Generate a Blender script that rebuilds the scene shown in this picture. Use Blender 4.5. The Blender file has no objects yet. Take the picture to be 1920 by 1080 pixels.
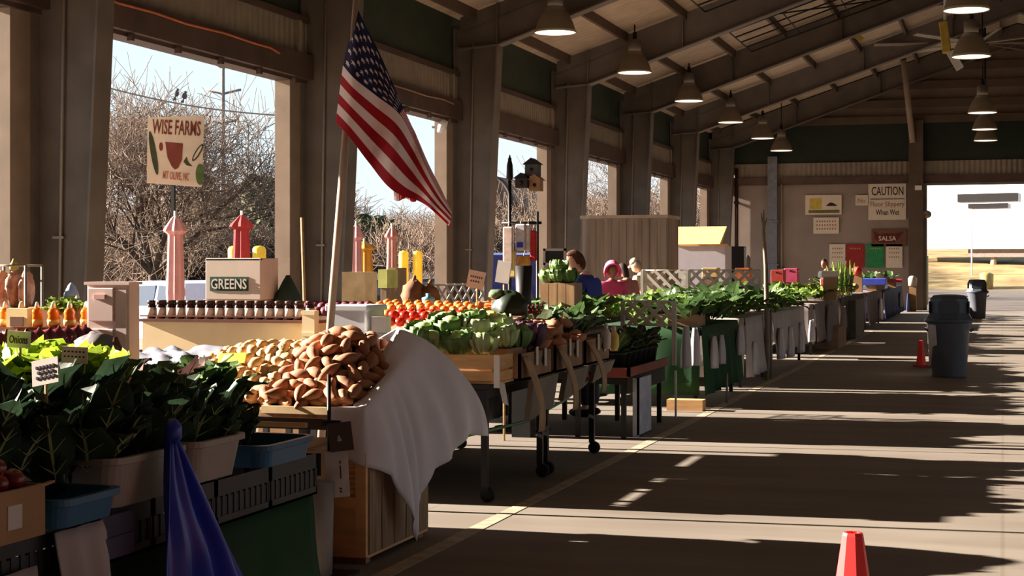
import bpy, bmesh, math, random
from math import sin, cos, pi, radians, atan2, sqrt
from mathutils import Vector, Matrix, noise
R = random.Random(7)
SC = bpy.context.scene
COL = SC.collection
# ---------------------------------------------------------------- camera model
FOC, HC = 3000.0, 1.6
TH = math.atan(920 / FOC)
CT, ST = cos(TH), sin(TH)
def at(px, py, d):
    xr = (px - 960) * d / FOC
    return Vector((xr * CT - d * ST, xr * ST + d * CT, HC - (py - 498) * d / FOC))
def onz(px, py, z): return at(px, py, (HC - z) * FOC / (py - 498))
def onX(px, py, X): return at(px, py, X / ((px - 960) / FOC * CT - ST))
def onY(px, py, Y): return at(px, py, Y / ((px - 960) / FOC * ST + CT))
# ---------------------------------------------------------------- materials
def lin(c):
    return tuple(((x / 255) / 12.92 if x <= 10 else ((x / 255 + .055) / 1.055) ** 2.4) for x in c)
MATS = {}
def M(name, rgb, rough=.7, var=.12, scale=6., bump=0., metal=0., trans=0., transl=0., emit=0., rgb2=None, spec=.3, stretch=None):
    if name in MATS: return MATS[name]
    m = bpy.data.materials.new(name); m.use_nodes = True
    nt = m.node_tree; N = nt.nodes; L = nt.links
    b = N['Principled BSDF']
    c = lin(rgb)
    b.inputs['Roughness'].default_value = rough
    b.inputs['Metallic'].default_value = metal
    b.inputs['Specular IOR Level'].default_value = spec
    if trans: b.inputs['Transmission Weight'].default_value = trans
    tc = N.new('ShaderNodeTexCoord')
    src = tc.outputs['Object']
    if stretch:
        mp = N.new('ShaderNodeMapping'); mp.inputs['Scale'].default_value = stretch
        L.new(src, mp.inputs['Vector']); src = mp.outputs['Vector']
    nz = N.new('ShaderNodeTexNoise'); nz.inputs['Scale'].default_value = scale; nz.inputs['Detail'].default_value = 4
    L.new(src, nz.inputs['Vector'])
    rp = N.new('ShaderNodeValToRGB')
    c2 = lin(rgb2) if rgb2 else tuple(x * (1 - var * 1.6) for x in c)
    c1 = c if rgb2 else tuple(min(1, x * (1 + var)) for x in c)
    rp.color_ramp.elements[0].position = .32; rp.color_ramp.elements[1].position = .68
    rp.color_ramp.elements[0].color = (*c2, 1); rp.color_ramp.elements[1].color = (*c1, 1)
    L.new(nz.outputs['Fac'], rp.inputs['Fac']); L.new(rp.outputs['Color'], b.inputs['Base Color'])
    if bump:
        bp = N.new('ShaderNodeBump'); bp.inputs['Strength'].default_value = bump; bp.inputs['Distance'].default_value = .02
        L.new(nz.outputs['Fac'], bp.inputs['Height']); L.new(bp.outputs['Normal'], b.inputs['Normal'])
    if emit:
        b.inputs['Emission Color'].default_value = (*c, 1); b.inputs['Emission Strength'].default_value = emit
    if transl:
        t = N.new('ShaderNodeBsdfTranslucent'); L.new(rp.outputs['Color'], t.inputs['Color'])
        mx = N.new('ShaderNodeMixShader'); mx.inputs['Fac'].default_value = transl
        L.new(b.outputs['BSDF'], mx.inputs[1]); L.new(t.outputs['BSDF'], mx.inputs[2])
        L.new(mx.outputs['Shader'], N['Material Output'].inputs['Surface'])
    MATS[name] = m
    return m
def corrugated(name, rgb, axis, period, rough=.6, depth=.5):
    m = M(name, rgb, rough, .08, 3.)
    nt = m.node_tree; N = nt.nodes; L = nt.links
    tc = N.new('ShaderNodeTexCoord'); w = N.new('ShaderNodeTexWave'); w.wave_type = 'BANDS'; w.bands_direction = axis
    w.inputs['Scale'].default_value = 1 / period / 3.18
    bp = N.new('ShaderNodeBump'); bp.inputs['Strength'].default_value = depth; bp.inputs['Distance'].default_value = .05
    L.new(tc.outputs['Object'], w.inputs['Vector']); L.new(w.outputs['Fac'], bp.inputs['Height'])
    L.new(bp.outputs['Normal'], N['Principled BSDF'].inputs['Normal'])
    return m
# ---------------------------------------------------------------- mesh builder
class MB:
    def __init__(s): s.v = []; s.f = []; s.m = []; s.sm = []
    def add(s, vs, fs, mi=0, sm=False):
        o = len(s.v); s.v += [tuple(p) for p in vs]
        for q in fs: s.f.append([i + o for i in q]); s.m.append(mi); s.sm.append(sm)
        return s
    def hexa(s, p, mi=0):
        return s.add(p, [(0, 3, 2, 1), (4, 5, 6, 7), (0, 1, 5, 4), (1, 2, 6, 5), (2, 3, 7, 6), (3, 0, 4, 7)], mi)
    def box(s, x0, x1, y0, y1, z0, z1, mi=0):
        return s.hexa([(x0, y0, z0), (x1, y0, z0), (x1, y1, z0), (x0, y1, z0), (x0, y0, z1), (x1, y0, z1), (x1, y1, z1), (x0, y1, z1)], mi)
    def cbox(s, c, size, rot=None, mi=0):
        hx, hy, hz = [a / 2 for a in size]
        p = [Vector(q) for q in [(-hx, -hy, -hz), (hx, -hy, -hz), (hx, hy, -hz), (-hx, hy, -hz), (-hx, -hy, hz), (hx, -hy, hz), (hx, hy, hz), (-hx, hy, hz)]]
        if rot is not None: p = [rot @ q for q in p]
        return s.hexa([q + Vector(c) for q in p], mi)
    def tube(s, pts, r, n=8, mi=0, cap=True, sm=True):
        pts = [Vector(p) for p in pts]
        if not isinstance(r, (list, tuple)): r = [r] * len(pts)
        vs = []; fs = []
        up = None
        for i, p in enumerate(pts):
            t = (pts[min(i + 1, len(pts) - 1)] - pts[max(i - 1, 0)])
            if t.length < 1e-9: t = Vector((0, 0, 1))
            t.normalize()
            if up is None: up = t.orthogonal().normalized()
            up = (up - t * up.dot(t))
            if up.length < 1e-6: up = t.orthogonal()
            up.normalize(); b = t.cross(up)
            for k in range(n):
                a = 2 * pi * k / n
                vs.append(p + (up * cos(a) + b * sin(a)) * r[i])
        for i in range(len(pts) - 1):
            for k in range(n):
                fs.append((i * n + k, i * n + (k + 1) % n, (i + 1) * n + (k + 1) % n, (i + 1) * n + k))
        s.add(vs, fs, mi, sm)
        if cap:
            o = len(s.v) - len(vs)
            s.f.append([o + k for k in range(n)][::-1]); s.m.append(mi); s.sm.append(False)
            s.f.append([o + (len(pts) - 1) * n + k for k in range(n)]); s.m.append(mi); s.sm.append(False)
        return s
    def lathe(s, prof, n=20, c=(0, 0, 0), mi=0, sm=True, rot=None, cap=True):
        vs = []; fs = []
        for (r, z) in prof:
            for k in range(n):
                a = 2 * pi * k / n
                q = Vector((r * cos(a), r * sin(a), z))
                if rot is not None: q = rot @ q
                vs.append(q + Vector(c))
        for i in range(len(prof) - 1):
            for k in range(n):
                fs.append((i * n + k, i * n + (k + 1) % n, (i + 1) * n + (k + 1) % n, (i + 1) * n + k))
        if cap: fs.append(tuple(range(n))[::-1]); fs.append(tuple((len(prof) - 1) * n + k for k in range(n)))
        return s.add(vs, fs, mi, sm)
    def grid(s, nu, nv, fn, mi=0, sm=True, mf=None):
        vs = [fn(i / nu, j / nv) for i in range(nu + 1) for j in range(nv + 1)]
        o = len(s.v); s.v += [tuple(p) for p in vs]
        for i in range(nu):
            for j in range(nv):
                a = o + i * (nv + 1) + j
                s.f.append([a, a + nv + 1, a + nv + 2, a + 1]); s.m.append(mf(i, j) if mf else mi); s.sm.append(sm)
        return s
    def sheet(s, nu, nv, fn, th, mi=0, mf=None):
        """a cloth-like sheet with real thickness th"""
        P = [[Vector(fn(i / nu, j / nv)) for j in range(nv + 1)] for i in range(nu + 1)]
        Nn = [[None] * (nv + 1) for _ in range(nu + 1)]
        for i in range(nu + 1):
            for j in range(nv + 1):
                a = P[min(i + 1, nu)][j] - P[max(i - 1, 0)][j]; b = P[i][min(j + 1, nv)] - P[i][max(j - 1, 0)]
                n = a.cross(b); Nn[i][j] = n.normalized() if n.length > 1e-12 else Vector((0, 0, 1))
        o = len(s.v); W = nv + 1; T = (nu + 1) * W
        for sg in (0, 1):
            for i in range(nu + 1):
                for j in range(nv + 1): s.v.append(tuple(P[i][j] - Nn[i][j] * th * sg))
        def q(a, m): s.f.append(a); s.m.append(m); s.sm.append(True)
        for i in range(nu):
            for j in range(nv):
                a = o + i * W + j; m = mf(i, j) if mf else mi
                q([a, a + W, a + W + 1, a + 1], m); q([a + T, a + T + 1, a + T + W + 1, a + T + W], m)
        for i in range(nu):
            for j, fl in ((0, 0), (nv, 1)):
                a = o + i * W + j; e = [a, a + T, a + T + W, a + W]
                q(e[::-1] if fl else e, mf(i, min(j, nv - 1)) if mf else mi)
        for j in range(nv):
            for i, fl in ((0, 1), (nu, 0)):
                a = o + i * W + j; e = [a, a + T, a + T + 1, a + 1]
                q(e[::-1] if fl else e, mf(min(i, nu - 1), j) if mf else mi)
        return s
    def prism(s, poly, vec, mi=0):
        n = len(poly); p = [Vector(q) for q in poly]; v = Vector(vec)
        fs = [tuple(range(n))[::-1], tuple(range(n, 2 * n))] + [(k, (k + 1) % n, (k + 1) % n + n, k + n) for k in range(n)]
        return s.add(p + [q + v for q in p], fs, mi)
    def blob(s, c, r, seed=0, n=8, amp=.1, freq=2., mi=0, rot=None):
        """ellipsoid with a little lump noise"""
        vs = []; fs = []; nn = n * 2
        r = Vector(r); sv = Vector((seed * 3.7, seed * 1.3, seed * 7.1))
        def pt(u):
            k = 1 + amp * noise.noise(u * freq + sv)
            q = Vector((u.x * r.x, u.y * r.y, u.z * r.z)) * k
            if rot is not None: q = rot @ q
            return q + Vector(c)
        vs.append(pt(Vector((0, 0, -1))))
        for i in range(1, n):
            ph = -pi / 2 + pi * i / n
            for k in range(nn):
                a = 2 * pi * k / nn
                vs.append(pt(Vector((cos(ph) * cos(a), cos(ph) * sin(a), sin(ph)))))
        vs.append(pt(Vector((0, 0, 1))))
        for k in range(nn): fs.append((0, 1 + (k + 1) % nn, 1 + k))
        for i in range(n - 2):
            for k in range(nn):
                a = 1 + i * nn
                fs.append((a + k, a + (k + 1) % nn, a + nn + (k + 1) % nn, a + nn + k))
        t = len(vs) - 1; a = 1 + (n - 2) * nn
        for k in range(nn): fs.append((a + k, a + (k + 1) % nn, t))
        return s.add(vs, fs, mi, True)
    def mesh(s, name, mats, org=(0, 0, 0), bevel=0.):
        me = bpy.data.meshes.new(name)
        o = Vector(org)
        me.from_pydata([Vector(p) - o for p in s.v], [], s.f)
        if not isinstance(mats, (list, tuple)): mats = [mats]
        for m in mats: me.materials.append(m)
        me.polygons.foreach_set('material_index', s.m)
        me.polygons.foreach_set('use_smooth', s.sm)
        if bevel:
            bm = bmesh.new(); bm.from_mesh(me)
            bmesh.ops.bevel(bm, geom=list(bm.edges), offset=bevel, segments=1, affect='EDGES', clamp_overlap=True)
            bm.to_mesh(me); bm.free()
        me.update()
        return me
# ---------------------------------------------------------------- objects
ORG = {}
def tag(o, label=None, cat=None, group=None, kind=None):
    if label: o['label'] = label
    if cat: o['category'] = cat
    if group: o['group'] = group
    if kind: o['kind'] = kind
    return o
def thing(name, label, cat, loc=(0, 0, 0), group=None, kind=None):
    o = bpy.data.objects.new(name, None); COL.objects.link(o); o.location = loc; o.empty_display_size = .1
    ORG[o.name] = Vector(loc)
    return tag(o, label, cat, group, kind)
def P(name, mb, mat, parent, label=None, bevel=0., kind=None):
    org = ORG[parent.name]
    o = bpy.data.objects.new(name, mb.mesh(name, mat, org, bevel)); COL.objects.link(o); o.parent = parent
    ORG[o.name] = org
    return tag(o, label, None, None, kind)
def solo(name, mb, mat, label=None, cat=None, group=None, kind=None, bevel=0., org=None):
    if org is None:
        xs = [p[0] for p in mb.v]; ys = [p[1] for p in mb.v]; zs = [p[2] for p in mb.v]
        org = ((min(xs) + max(xs)) / 2, (min(ys) + max(ys)) / 2, min(zs))
    o = bpy.data.objects.new(name, mb.mesh(name, mat, org, bevel)); COL.objects.link(o); o.location = org
    ORG[o.name] = Vector(org)
    return tag(o, label, cat, group, kind)
def struct(name, mb, mat, parent=None, bevel=0.):
    if parent: return P(name, mb, mat, parent, bevel=bevel)
    return solo(name, mb, mat, kind='structure', bevel=bevel, org=(0, 0, 0))
def dup(root, loc, rot=(0, 0, 0), label=None, group=None, scale=1.):
    r = root.copy(); COL.objects.link(r); r.location = loc; r.rotation_euler = rot
    r.scale = scale if isinstance(scale, (tuple, list)) else (scale,) * 3
    if label: r['label'] = label
    if group: r['group'] = group
    for ch in list(root.children):
        c = ch.copy(); COL.objects.link(c); c.parent = r
        for g in ch.children:
            e = g.copy(); COL.objects.link(e); e.parent = c
    return r
class Kind:
    """a kind of thing, first used then copied"""
    def __init__(s, maker): s.maker = maker; s.used = False; s.root = maker()
    def put(s, loc, rot=(0, 0, 0), label=None, group=None, scale=1.):
        if not s.used:
            s.used = True; r = s.root; r.location = loc; r.rotation_euler = rot
            r.scale = scale if isinstance(scale, (tuple, list)) else (scale,) * 3
            if label: r['label'] = label
            if group: r['group'] = group
            return r
        return dup(s.root, loc, rot, label, group, scale)
def local_obj(name, mb, mats, cat, label='', bevel=0.):
    o = bpy.data.objects.new(name, mb.mesh(name, mats, (0, 0, 0), bevel)); COL.objects.link(o); ORG[o.name] = Vector((0, 0, 0))
    return tag(o, label, cat)
def text(body, parent, mat, loc, width, rot, height=None, name='lettering', ext=.002, bold=.012):
    """raised lettering, scaled to the given width (and height)"""
    cu = bpy.data.curves.new(name, 'FONT'); cu.body = body; cu.size = 1; cu.extrude = .5; cu.resolution_u = 2; cu.offset = bold
    tmp = bpy.data.objects.new(name, cu)
    me = bpy.data.meshes.new_from_object(tmp)
    bpy.data.objects.remove(tmp); bpy.data.curves.remove(cu)
    xs = [v.co.x for v in me.vertices]; ys = [v.co.y for v in me.vertices]
    cx, cy, w, h = (min(xs) + max(xs)) / 2, (min(ys) + max(ys)) / 2, max(xs) - min(xs), max(ys) - min(ys)
    sx = width / w; sy = (height / h) if height else sx
    for v in me.vertices: v.co = ((v.co.x - cx) * sx, (v.co.y - cy) * sy, v.co.z * ext * 2)
    me.materials.clear(); me.materials.append(mat); me.name = name
    o = bpy.data.objects.new(name, me); COL.objects.link(o); o.parent = parent
    o.location = Vector(loc) - ORG[parent.name]; o.rotation_euler = rot
    return o
# ================================================================ SETTING
XW, XO = -10.4, -10.65            # inner / outer face of the side wall
XR = 11.4
YC = [2.6, 15.7, 22.9, 30.1, 37.3, 44.5, 51.7, 58.9]
HD = 4.48                          # underside of the door headers
YE = 59.2                          # inner face of end wall
m_steel = M('brown painted steel', (108, 98, 89), .6, .12, 2.)
m_steel2 = M('grey painted steel', (122, 113, 106), .6, .1, 2.)
m_beam = M('red brown header steel', (84, 66, 57), .6, .15, 2.)
m_green = M('dark green wall panel', (58, 66, 54), .6, .1, 2.)
m_green2 = M('end wall dark green panel', (40, 48, 38), .6, .1, 2.)
m_corr = corrugated('ribbed shutter housing', (146, 132, 116), 'Y', .18)
m_corr2 = corrugated('ribbed shutter housing end wall', (134, 120, 106), 'X', .18)
m_jamb = M('beige door jamb', (150, 130, 112), .7, .08, 3.)
m_tan = M('tan end wall panel', (144, 127, 117), .8, .1, .8)
m_roof = corrugated('insulated roof panel', (196, 174, 150), 'Y', .3, .7, .25)
m_purlin = M('roof purlin steel', (96, 78, 64), .6, .1, 2.)
m_insul = M('gable insulation', (138, 120, 104), .8, .1, 2.)
m_conduit = M('galvanised conduit', (150, 140, 128), .45, .05, 8., metal=.3)
m_white = M('matt white paint', (225, 222, 215), .6, .04, 5.)
m_black = M('black steel', (26, 24, 24), .5, .1, 6.)
m_dark = M('dark rubber', (20, 20, 21), .7, .1, 6.)

def floor_mat():
    m = M('worn concrete floor', (118, 110, 101), .75, .07, .7)
    nt = m.node_tree; N = nt.nodes; L = nt.links; b = N['Principled BSDF']
    rp = [n for n in N if n.type == 'VALTORGB'][0]
    tc = N.new('ShaderNodeTexCoord'); mp = N.new('ShaderNodeMapping'); mp.inputs['Scale'].default_value = (.35, 2.2, 1)
    nz = N.new('ShaderNodeTexNoise'); nz.inputs['Scale'].default_value = 1.2; nz.inputs['Detail'].default_value = 8
    L.new(tc.outputs['Object'], mp.inputs['Vector']); L.new(mp.outputs['Vector'], nz.inputs['Vector'])
    r2 = N.new('ShaderNodeValToRGB'); r2.color_ramp.elements[0].position = .4; r2.color_ramp.elements[0].color = (.82, .8, .78, 1)
    r2.color_ramp.elements[1].position = .62; r2.color_ramp.elements[1].color = (1, 1, 1, 1)
    L.new(nz.outputs['Fac'], r2.inputs['Fac'])
    br = N.new('ShaderNodeTexBrick'); br.offset = 0; br.inputs['Scale'].default_value = 1; br.inputs['Mortar Size'].default_value = .012
    br.inputs['Brick Width'].default_value = 3.6; br.inputs['Row Height'].default_value = 3.6
    for k in ('Color1', 'Color2'): br.inputs[k].default_value = (1, 1, 1, 1)
    br.inputs['Mortar'].default_value = (.86, .84, .82, 1)
    L.new(tc.outputs['Object'], br.inputs['Vector'])
    mx = N.new('ShaderNodeMix'); mx.data_type = 'RGBA'; mx.blend_type = 'MULTIPLY'; mx.inputs[0].default_value = 1
    mx2 = N.new('ShaderNodeMix'); mx2.data_type = 'RGBA'; mx2.blend_type = 'MULTIPLY'; mx2.inputs[0].default_value = 1
    L.new(rp.outputs['Color'], mx.inputs[6]); L.new(r2.outputs['Color'], mx.inputs[7])
    L.new(mx.outputs[2], mx2.inputs[6]); L.new(br.outputs['Color'], mx2.inputs[7]); L.new(mx2.outputs[2], b.inputs['Base Color'])
    return m
struct('floor', MB().box(XO - .9, XR + .3, -8, YE + .3, -.25, 0), floor_mat())
m_line = M('worn cream floor paint', (160, 146, 126), .8, .15, 9.)
struct('floor_line', MB().box(-3.11, -3.01, 3, 40, 0, .003), m_line)

# --- left wall: piers, wall above the openings
w = MB()
for k, y in enumerate(YC):
    if k: w.box(XO, XW, y - .55, y + .12, 0, HD)
    if k < len(YC) - 1: w.box(XO, XW, y + .12, y + .4, 0, HD)
w.box(XO, XW, -8, YC[0] + .4, 0, HD)
struct('wall_left', w, m_jamb)
struct('wall_left', MB().box(XO, XW - .02, -8, YE, HD + .87, 6.75), m_green)
for k in range(len(YC) - 1):
    y0, y1 = YC[k] + .02, YC[k + 1] - .02
    t = MB().box(XO, XW + .16, y0, y1, HD, HD + .38).box(XO, XW + .05, y0, y1, HD - .05, HD)
    t.box(XW - .02, XW + .1, y0, y1, HD + .88, HD + .97)
    for q in range(6):
        yy = y0 + (y1 - y0) * (q + .5) / 6; t.box(XW + .05, XW + .12, yy, yy + .07, HD - .1, HD)
    struct('trim_%d' % (k + 1), t, m_beam)
    struct('shutter_housing', MB().box(XO, XW + .04, y0, y1, HD + .38, HD + .9).box(XW + .04, XW + .1, y1 - .45, y1 - .3, HD + .38, HD + .88), m_corr)
# --- tapered I-section columns and rafters: one pair per frame
def lower(x): return 5.95 + .345 * (x + 9.5)
def roofz(x): return 6.45 + .33 * (x - XO) if x <= .5 else 6.45 + .33 * (.5 - XO) - .33 * (x - .5)
for k, y in enumerate(YC):
    x0, xb, xt = XW + .02, -9.78, -9.5
    c = MB().prism([(x0, y - .02, 0), (xb, y - .02, 0), (xt, y - .02, 5.95), (x0, y - .02, 6.3)], (0, .04, 0))
    c.prism([(xb, y - .17, 0), (xb + .03, y - .17, 0), (xt + .03, y - .17, 5.95), (xt, y - .17, 5.95)], (0, .34, 0))
    c.box(x0 - .02, x0 + .01, y - .17, y + .17, 0, 6.3)
    c.box(x0, xb, y - .12, y + .12, 1.0, 1.02).box(XW, xb + .1, y - .2, y + .2, 0, .03)
    co = struct('column', c, m_steel)
    struct('conduit', MB().tube([(x0 + .26, y - .05, 0), (x0 + .36, y - .05, 6.)], .022, 6).box(x0 + .2, x0 + .34, y - .07, y - .02, 1.9, 1.93), m_conduit, co)
    # light coloured angle at far jamb
    pts = []
    xs = [-10.3, -9.5, -7.5, -5, -2.5, .5]
    r = MB()
    lo = [lower(x) if x >= -9.5 else 5.9 for x in xs]; hi = [roofz(x) - .04 for x in xs]
    for a in range(len(xs) - 1):
        r.prism([(xs[a], y - .015, lo[a]), (xs[a + 1], y - .015, lo[a + 1]), (xs[a + 1], y - .015, hi[a + 1]), (xs[a], y - .015, hi[a])], (0, .03, 0))
        r.prism([(xs[a], y - .16, lo[a] - .03), (xs[a + 1], y - .16, lo[a + 1] - .03), (xs[a + 1], y - .16, lo[a + 1]), (xs[a], y - .16, lo[a])], (0, .32, 0))
        r.prism([(1 - xs[a], y - .015, lo[a]), (1 - xs[a], y - .015, hi[a]), (1 - xs[a + 1], y - .015, hi[a + 1]), (1 - xs[a + 1], y - .015, lo[a + 1])], (0, .03, 0))
        r.prism([(1 - xs[a], y - .16, lo[a] - .03), (1 - xs[a], y - .16, lo[a]), (1 - xs[a + 1], y - .16, lo[a + 1]), (1 - xs[a + 1], y - .16, lo[a + 1] - .03)], (0, .32, 0))
    for x in (-9.5, -7.2, -4.2, -1.5):
        r.box(x - .01, x + .01, y - .14, y + .14, lower(x), roofz(x) - .05)
    # stiffening haunch skin plate with gusset
    r.prism([(-10.3, y - .03, 5.9), (-9.5, y - .03, 5.92), (-8.3, y - .03, lower(-8.3)), (-8.3, y - .03, roofz(-8.3) - .3), (-10.3, y - .03, 6.2)], (0, .012, 0))
    struct('rafter', r, m_steel2 if k % 2 == 0 else m_steel)
    if k:
        c = MB().box(10.5, 11.38, y - .02, y + .02, 0, 6.2).box(10.5, 10.54, y - .17, y + .17, 0, 6.2)
        struct('column', c, m_steel)
# --- roof
rf = MB()
rf.hexa([(XO - 1., -8, roofz(XO - 1)), (.5, -8, roofz(.5)), (.5, YE + .4, roofz(.5)), (XO - 1, YE + .4, roofz(XO - 1)),
         (XO - 1., -8, roofz(XO - 1) + .12), (.5, -8, roofz(.5) + .12), (.5, YE + .4, roofz(.5) + .12), (XO - 1, YE + .4, roofz(XO - 1) + .12)])
rf.hexa([(.5, -8, roofz(.5)), (12.6, -8, roofz(12.6)), (12.6, YE + .4, roofz(12.6)), (.5, YE + .4, roofz(.5)),
         (.5, -8, roofz(.5) + .12), (12.6, -8, roofz(12.6) + .12), (12.6, YE + .4, roofz(12.6) + .12), (.5, YE + .4, roofz(.5) + .12)])
ce = struct('ceiling', rf, m_roof)
for i in range(8):
    x = -10.0 + i * 1.42
    for xx in (x, 1 - x):
        struct('purlin', MB().box(xx - .04, xx + .04, -8, YE + .3, roofz(xx) - .2, roofz(xx) + .01), m_purlin, ce)
# wire mesh panels under the roof, between frames
m_wire = M('dark wire mesh', (40, 32, 26), .6)
for k in (2, 3, 4):
    g = MB(); y0, y1 = YC[k] + 1.0, YC[k + 1] - .5
    for i in range(7):
        yy = y0 + (y1 - y0) * i / 6
        g.tube([(-6.6, yy, roofz(-6.6) - .3), (-2.6, yy, roofz(-2.6) - .3)], .022, 5)
    for i in range(4):
        xx = -6.6 + 4 * i / 3
        g.tube([(xx, y0, roofz(xx) - .3), (xx, y1, roofz(xx) - .3)], .018, 5)
    g.tube([(-6.6, y0, roofz(-6.6) - .32), (-2.6, y1, roofz(-2.6) - .32)], .022, 5)
    struct('ceiling_grille', g, m_wire, ce)
# sway rods and brace
struct('trim_20', MB().tube([(-7.2, 44.6, 7.3), (-3.2, 44.6, 8.55), (-.4, 44.6, 8.7)], .03, 6), m_conduit)
# --- right wall (out of frame, closes the hall)
w = MB().box(XR, XR + .25, -8, YE + .3, HD, 6.5)
for k, y in enumerate(YC): w.box(XR, XR + .25, y - .55, y + .4, 0, HD)
w.box(XR, XR + .25, -8, 6, 0, HD).box(XR, XR + .25, 30, YE + .3, 0, HD)
struct('wall_right', w, m_tan)
struct('wall_near', MB().box(XO, XR + .25, -8.2, -8, 0, 9.6), m_tan)
# --- far end wall
XD = onY(1738, 498, YE).x
XD2 = XD + 7.4
struct('wall_far', MB().box(XO, XD - .6, YE, YE + .25, 0, HD + .3).box(XD2, XR + .25, YE, YE + .25, 0, HD + .3), m_tan)
g = MB().box(XO, XR + .25, YE + .02, YE + .25, HD + .85, 6.75)
struct('wall_far', g, m_green2)
g = MB().prism([(XO, YE + .1, 6.7), (XR + .25, YE + .1, 6.7), (XR + .25, YE + .1, roofz(XR)), (.5, YE + .1, roofz(.5)), (XO, YE + .1, roofz(XO))], (0, .15, 0))
gw = struct('wall_far', g, m_insul)
for i, z in enumerate((6.72, 7.3, 7.95, 8.6, 9.2)):
    hw = (roofz(.5) - z) / .33
    struct('girt', MB().box(max(XO, .5 - hw), min(XR, .5 + hw), YE - .1, YE + .1, z, z + .26), m_purlin, gw)
struct('trim_21', MB().box(XO, XR, YE - .14, YE + .05, HD + .12, HD + .36).box(XO, XR, YE - .1, YE, HD + .08, HD + .12), m_beam)
struct('shutter_housing', MB().box(XO, XR, YE - .05, YE + .2, HD + .32, HD + .87), m_corr2)
struct('column', MB().box(XD - .62, XD - .12, YE - .3, YE + .2, 0, 6.8), m_purlin)
struct('door_1', MB().box(XD - .12, XD, YE - .1, YE + .25, 0, HD + .3).box(XD2, XD2 + .12, YE - .1, YE + .25, 0, HD + .3).box(XD, XD2, YE - .05, YE + .25, HD, HD + .33), m_steel2)
b0 = onY(1694, 112, YE - 1.5); b1 = onY(1711, 266, YE - .25)
struct('trim_22', MB().tube([b0, b1], .14, 4), m_jamb)
# pipes on the far wall
p0 = onY(1449, 300, YE - .2); p1 = onY(1449, 458, YE - .2)
solo('downpipe', MB().box(p0.x - .17, p0.x + .17, YE - .34, YE - .14, 0, 5.6).box(p0.x - .22, p0.x + .22, YE - .36, YE - .1, 3.2, 3.26).box(p0.x - .22, p0.x + .22, YE - .36, YE - .1, 1.6, 1.66), M('blue grey pipe', (112, 112, 120), .5), 'wide blue grey downpipe running down the end wall', 'pipe')
p0 = onY(1465, 300, YE - .1)
solo('conduit_pipe', MB().tube([(p0.x, YE - .08, 4.9), (p0.x, YE - .08, 1.2)], .05, 6).box(p0.x - .14, p0.x + .14, YE - .16, YE - .02, 1.1, 1.5), m_conduit, 'thin pale conduit beside the downpipe on the end wall', 'pipe')
p0 = onY(1381, 300, YE - .1)
solo('drain_pipe', MB().tube([(p0.x, YE - .1, 5.2), (p0.x, YE - .1, .0)], .07, 8).tube([(p0.x, YE - .1, 3.9), (p0.x, YE - .1, 3.98)], .1, 8), M('dark red pipe', (58, 38, 30), .6), 'thin dark pipe near the left corner of the end wall', 'pipe')
# --- cables along the header of the first bays
m_cord = M('orange cord', (196, 108, 70), .6)
pts = [onX(px, py, XW + .2) for px, py in ((190, -8), (222, 6), (290, 24), (350, 45), (420, 62), (480, 82), (508, 90), (524, 100))]
solo('extension_cord', MB().tube(pts, .018, 6), m_cord, 'orange cord strung along the header above the first opening', 'cord')
pts = [onX(px, py, XW + .2) for px, py in ((738, 160), (765, 168), (800, 180), (830, 186), (851, 195))]
solo('extension_cord', MB().tube(pts, .018, 6), M('pale cord', (150, 118, 92), .6), 'pale cord strung along the header behind the flag', 'cord')
# --- spot lamp on the pier
p = onX(829, 238, XW + .15)
t = thing('wall_lamp', 'small white lamp on the pier right of the flag', 'lamp', p)
P('lamp_head', MB().lathe([(.05, -.12), (.09, .0), (.06, .14)], 10, p, rot=Matrix.Rotation(.5, 3, 'Y')), m_white, t)
P('bracket', MB().box(p.x - .2, p.x, p.y - .02, p.y + .02, p.z - .02, p.z + .02), m_steel2, t)
# --- high bay lamps
m_shade = M('lamp reflector enamel', (132, 120, 104), .5, .05, 4., transl=.25)
m_glow = M('lamp glow', (255, 226, 190), emit=3.)
def mk_lamp():
    t = thing('pendant_lamp', '', 'lamp')
    P('lamp_shade', MB().lathe([(.40, 0), (.41, .02), (.385, .06), (.34, .2), (.26, .36), (.19, .45), (.17, .5), (.168, .5), (.25, .36), (.33, .2), (.375, .06), (.395, .0)], 28, cap=False), m_shade, t)
    P('lens', MB().lathe([(.002, .012), (.392, .012), (.392, .022), (.002, .022)], 28), m_glow, t)
    P('ballast', MB().lathe([(.15, .5), (.15, .74), (.12, .78), (.05, .8)], 16), m_steel, t)
    P('hook', MB().tube([(0, 0, .8), (0, 0, .95)], .05, 8), m_black, t)
    return t
lamp = Kind(mk_lamp)
LL = []
for i, (px, py, d) in enumerate([(1041, 62, 30.5), (1190, 137, 37.4), (1292, 190, 44.3), (1370, 230, 51.1), (1430, 260, 55.2), (1465, 283, 57.4)]):
    p = at(px, py, d)
    LL.append((p, lamp.put(p, (0, 0, 0), ['nearest', 'second', 'third', 'fourth', 'fifth', 'farthest'][i] + ' of the lamps hanging over the stalls on the left', 'lamps over the stalls')))
for i, (px, py, d) in enumerate([(1812, 20, 28.4), (1821, 107, 33.5), (1842, 212, 45.), (1846, 243, 52.), (1848, 264, 55.)]):
    p = at(px, py, d)
    LL.append((p, lamp.put(p, (0, 0, 0), ['nearest', 'second', 'third', 'fourth', 'farthest'][i] + ' of the lamps hanging over the aisle on the right', 'lamps over the aisle')))
for p, l in LL:
    ORG[l.name] = p
    P('stem', MB().tube([p + Vector((0, 0, .94)), (p.x, p.y, roofz(p.x) - .02)], .02, 6), m_black, l)
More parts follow.
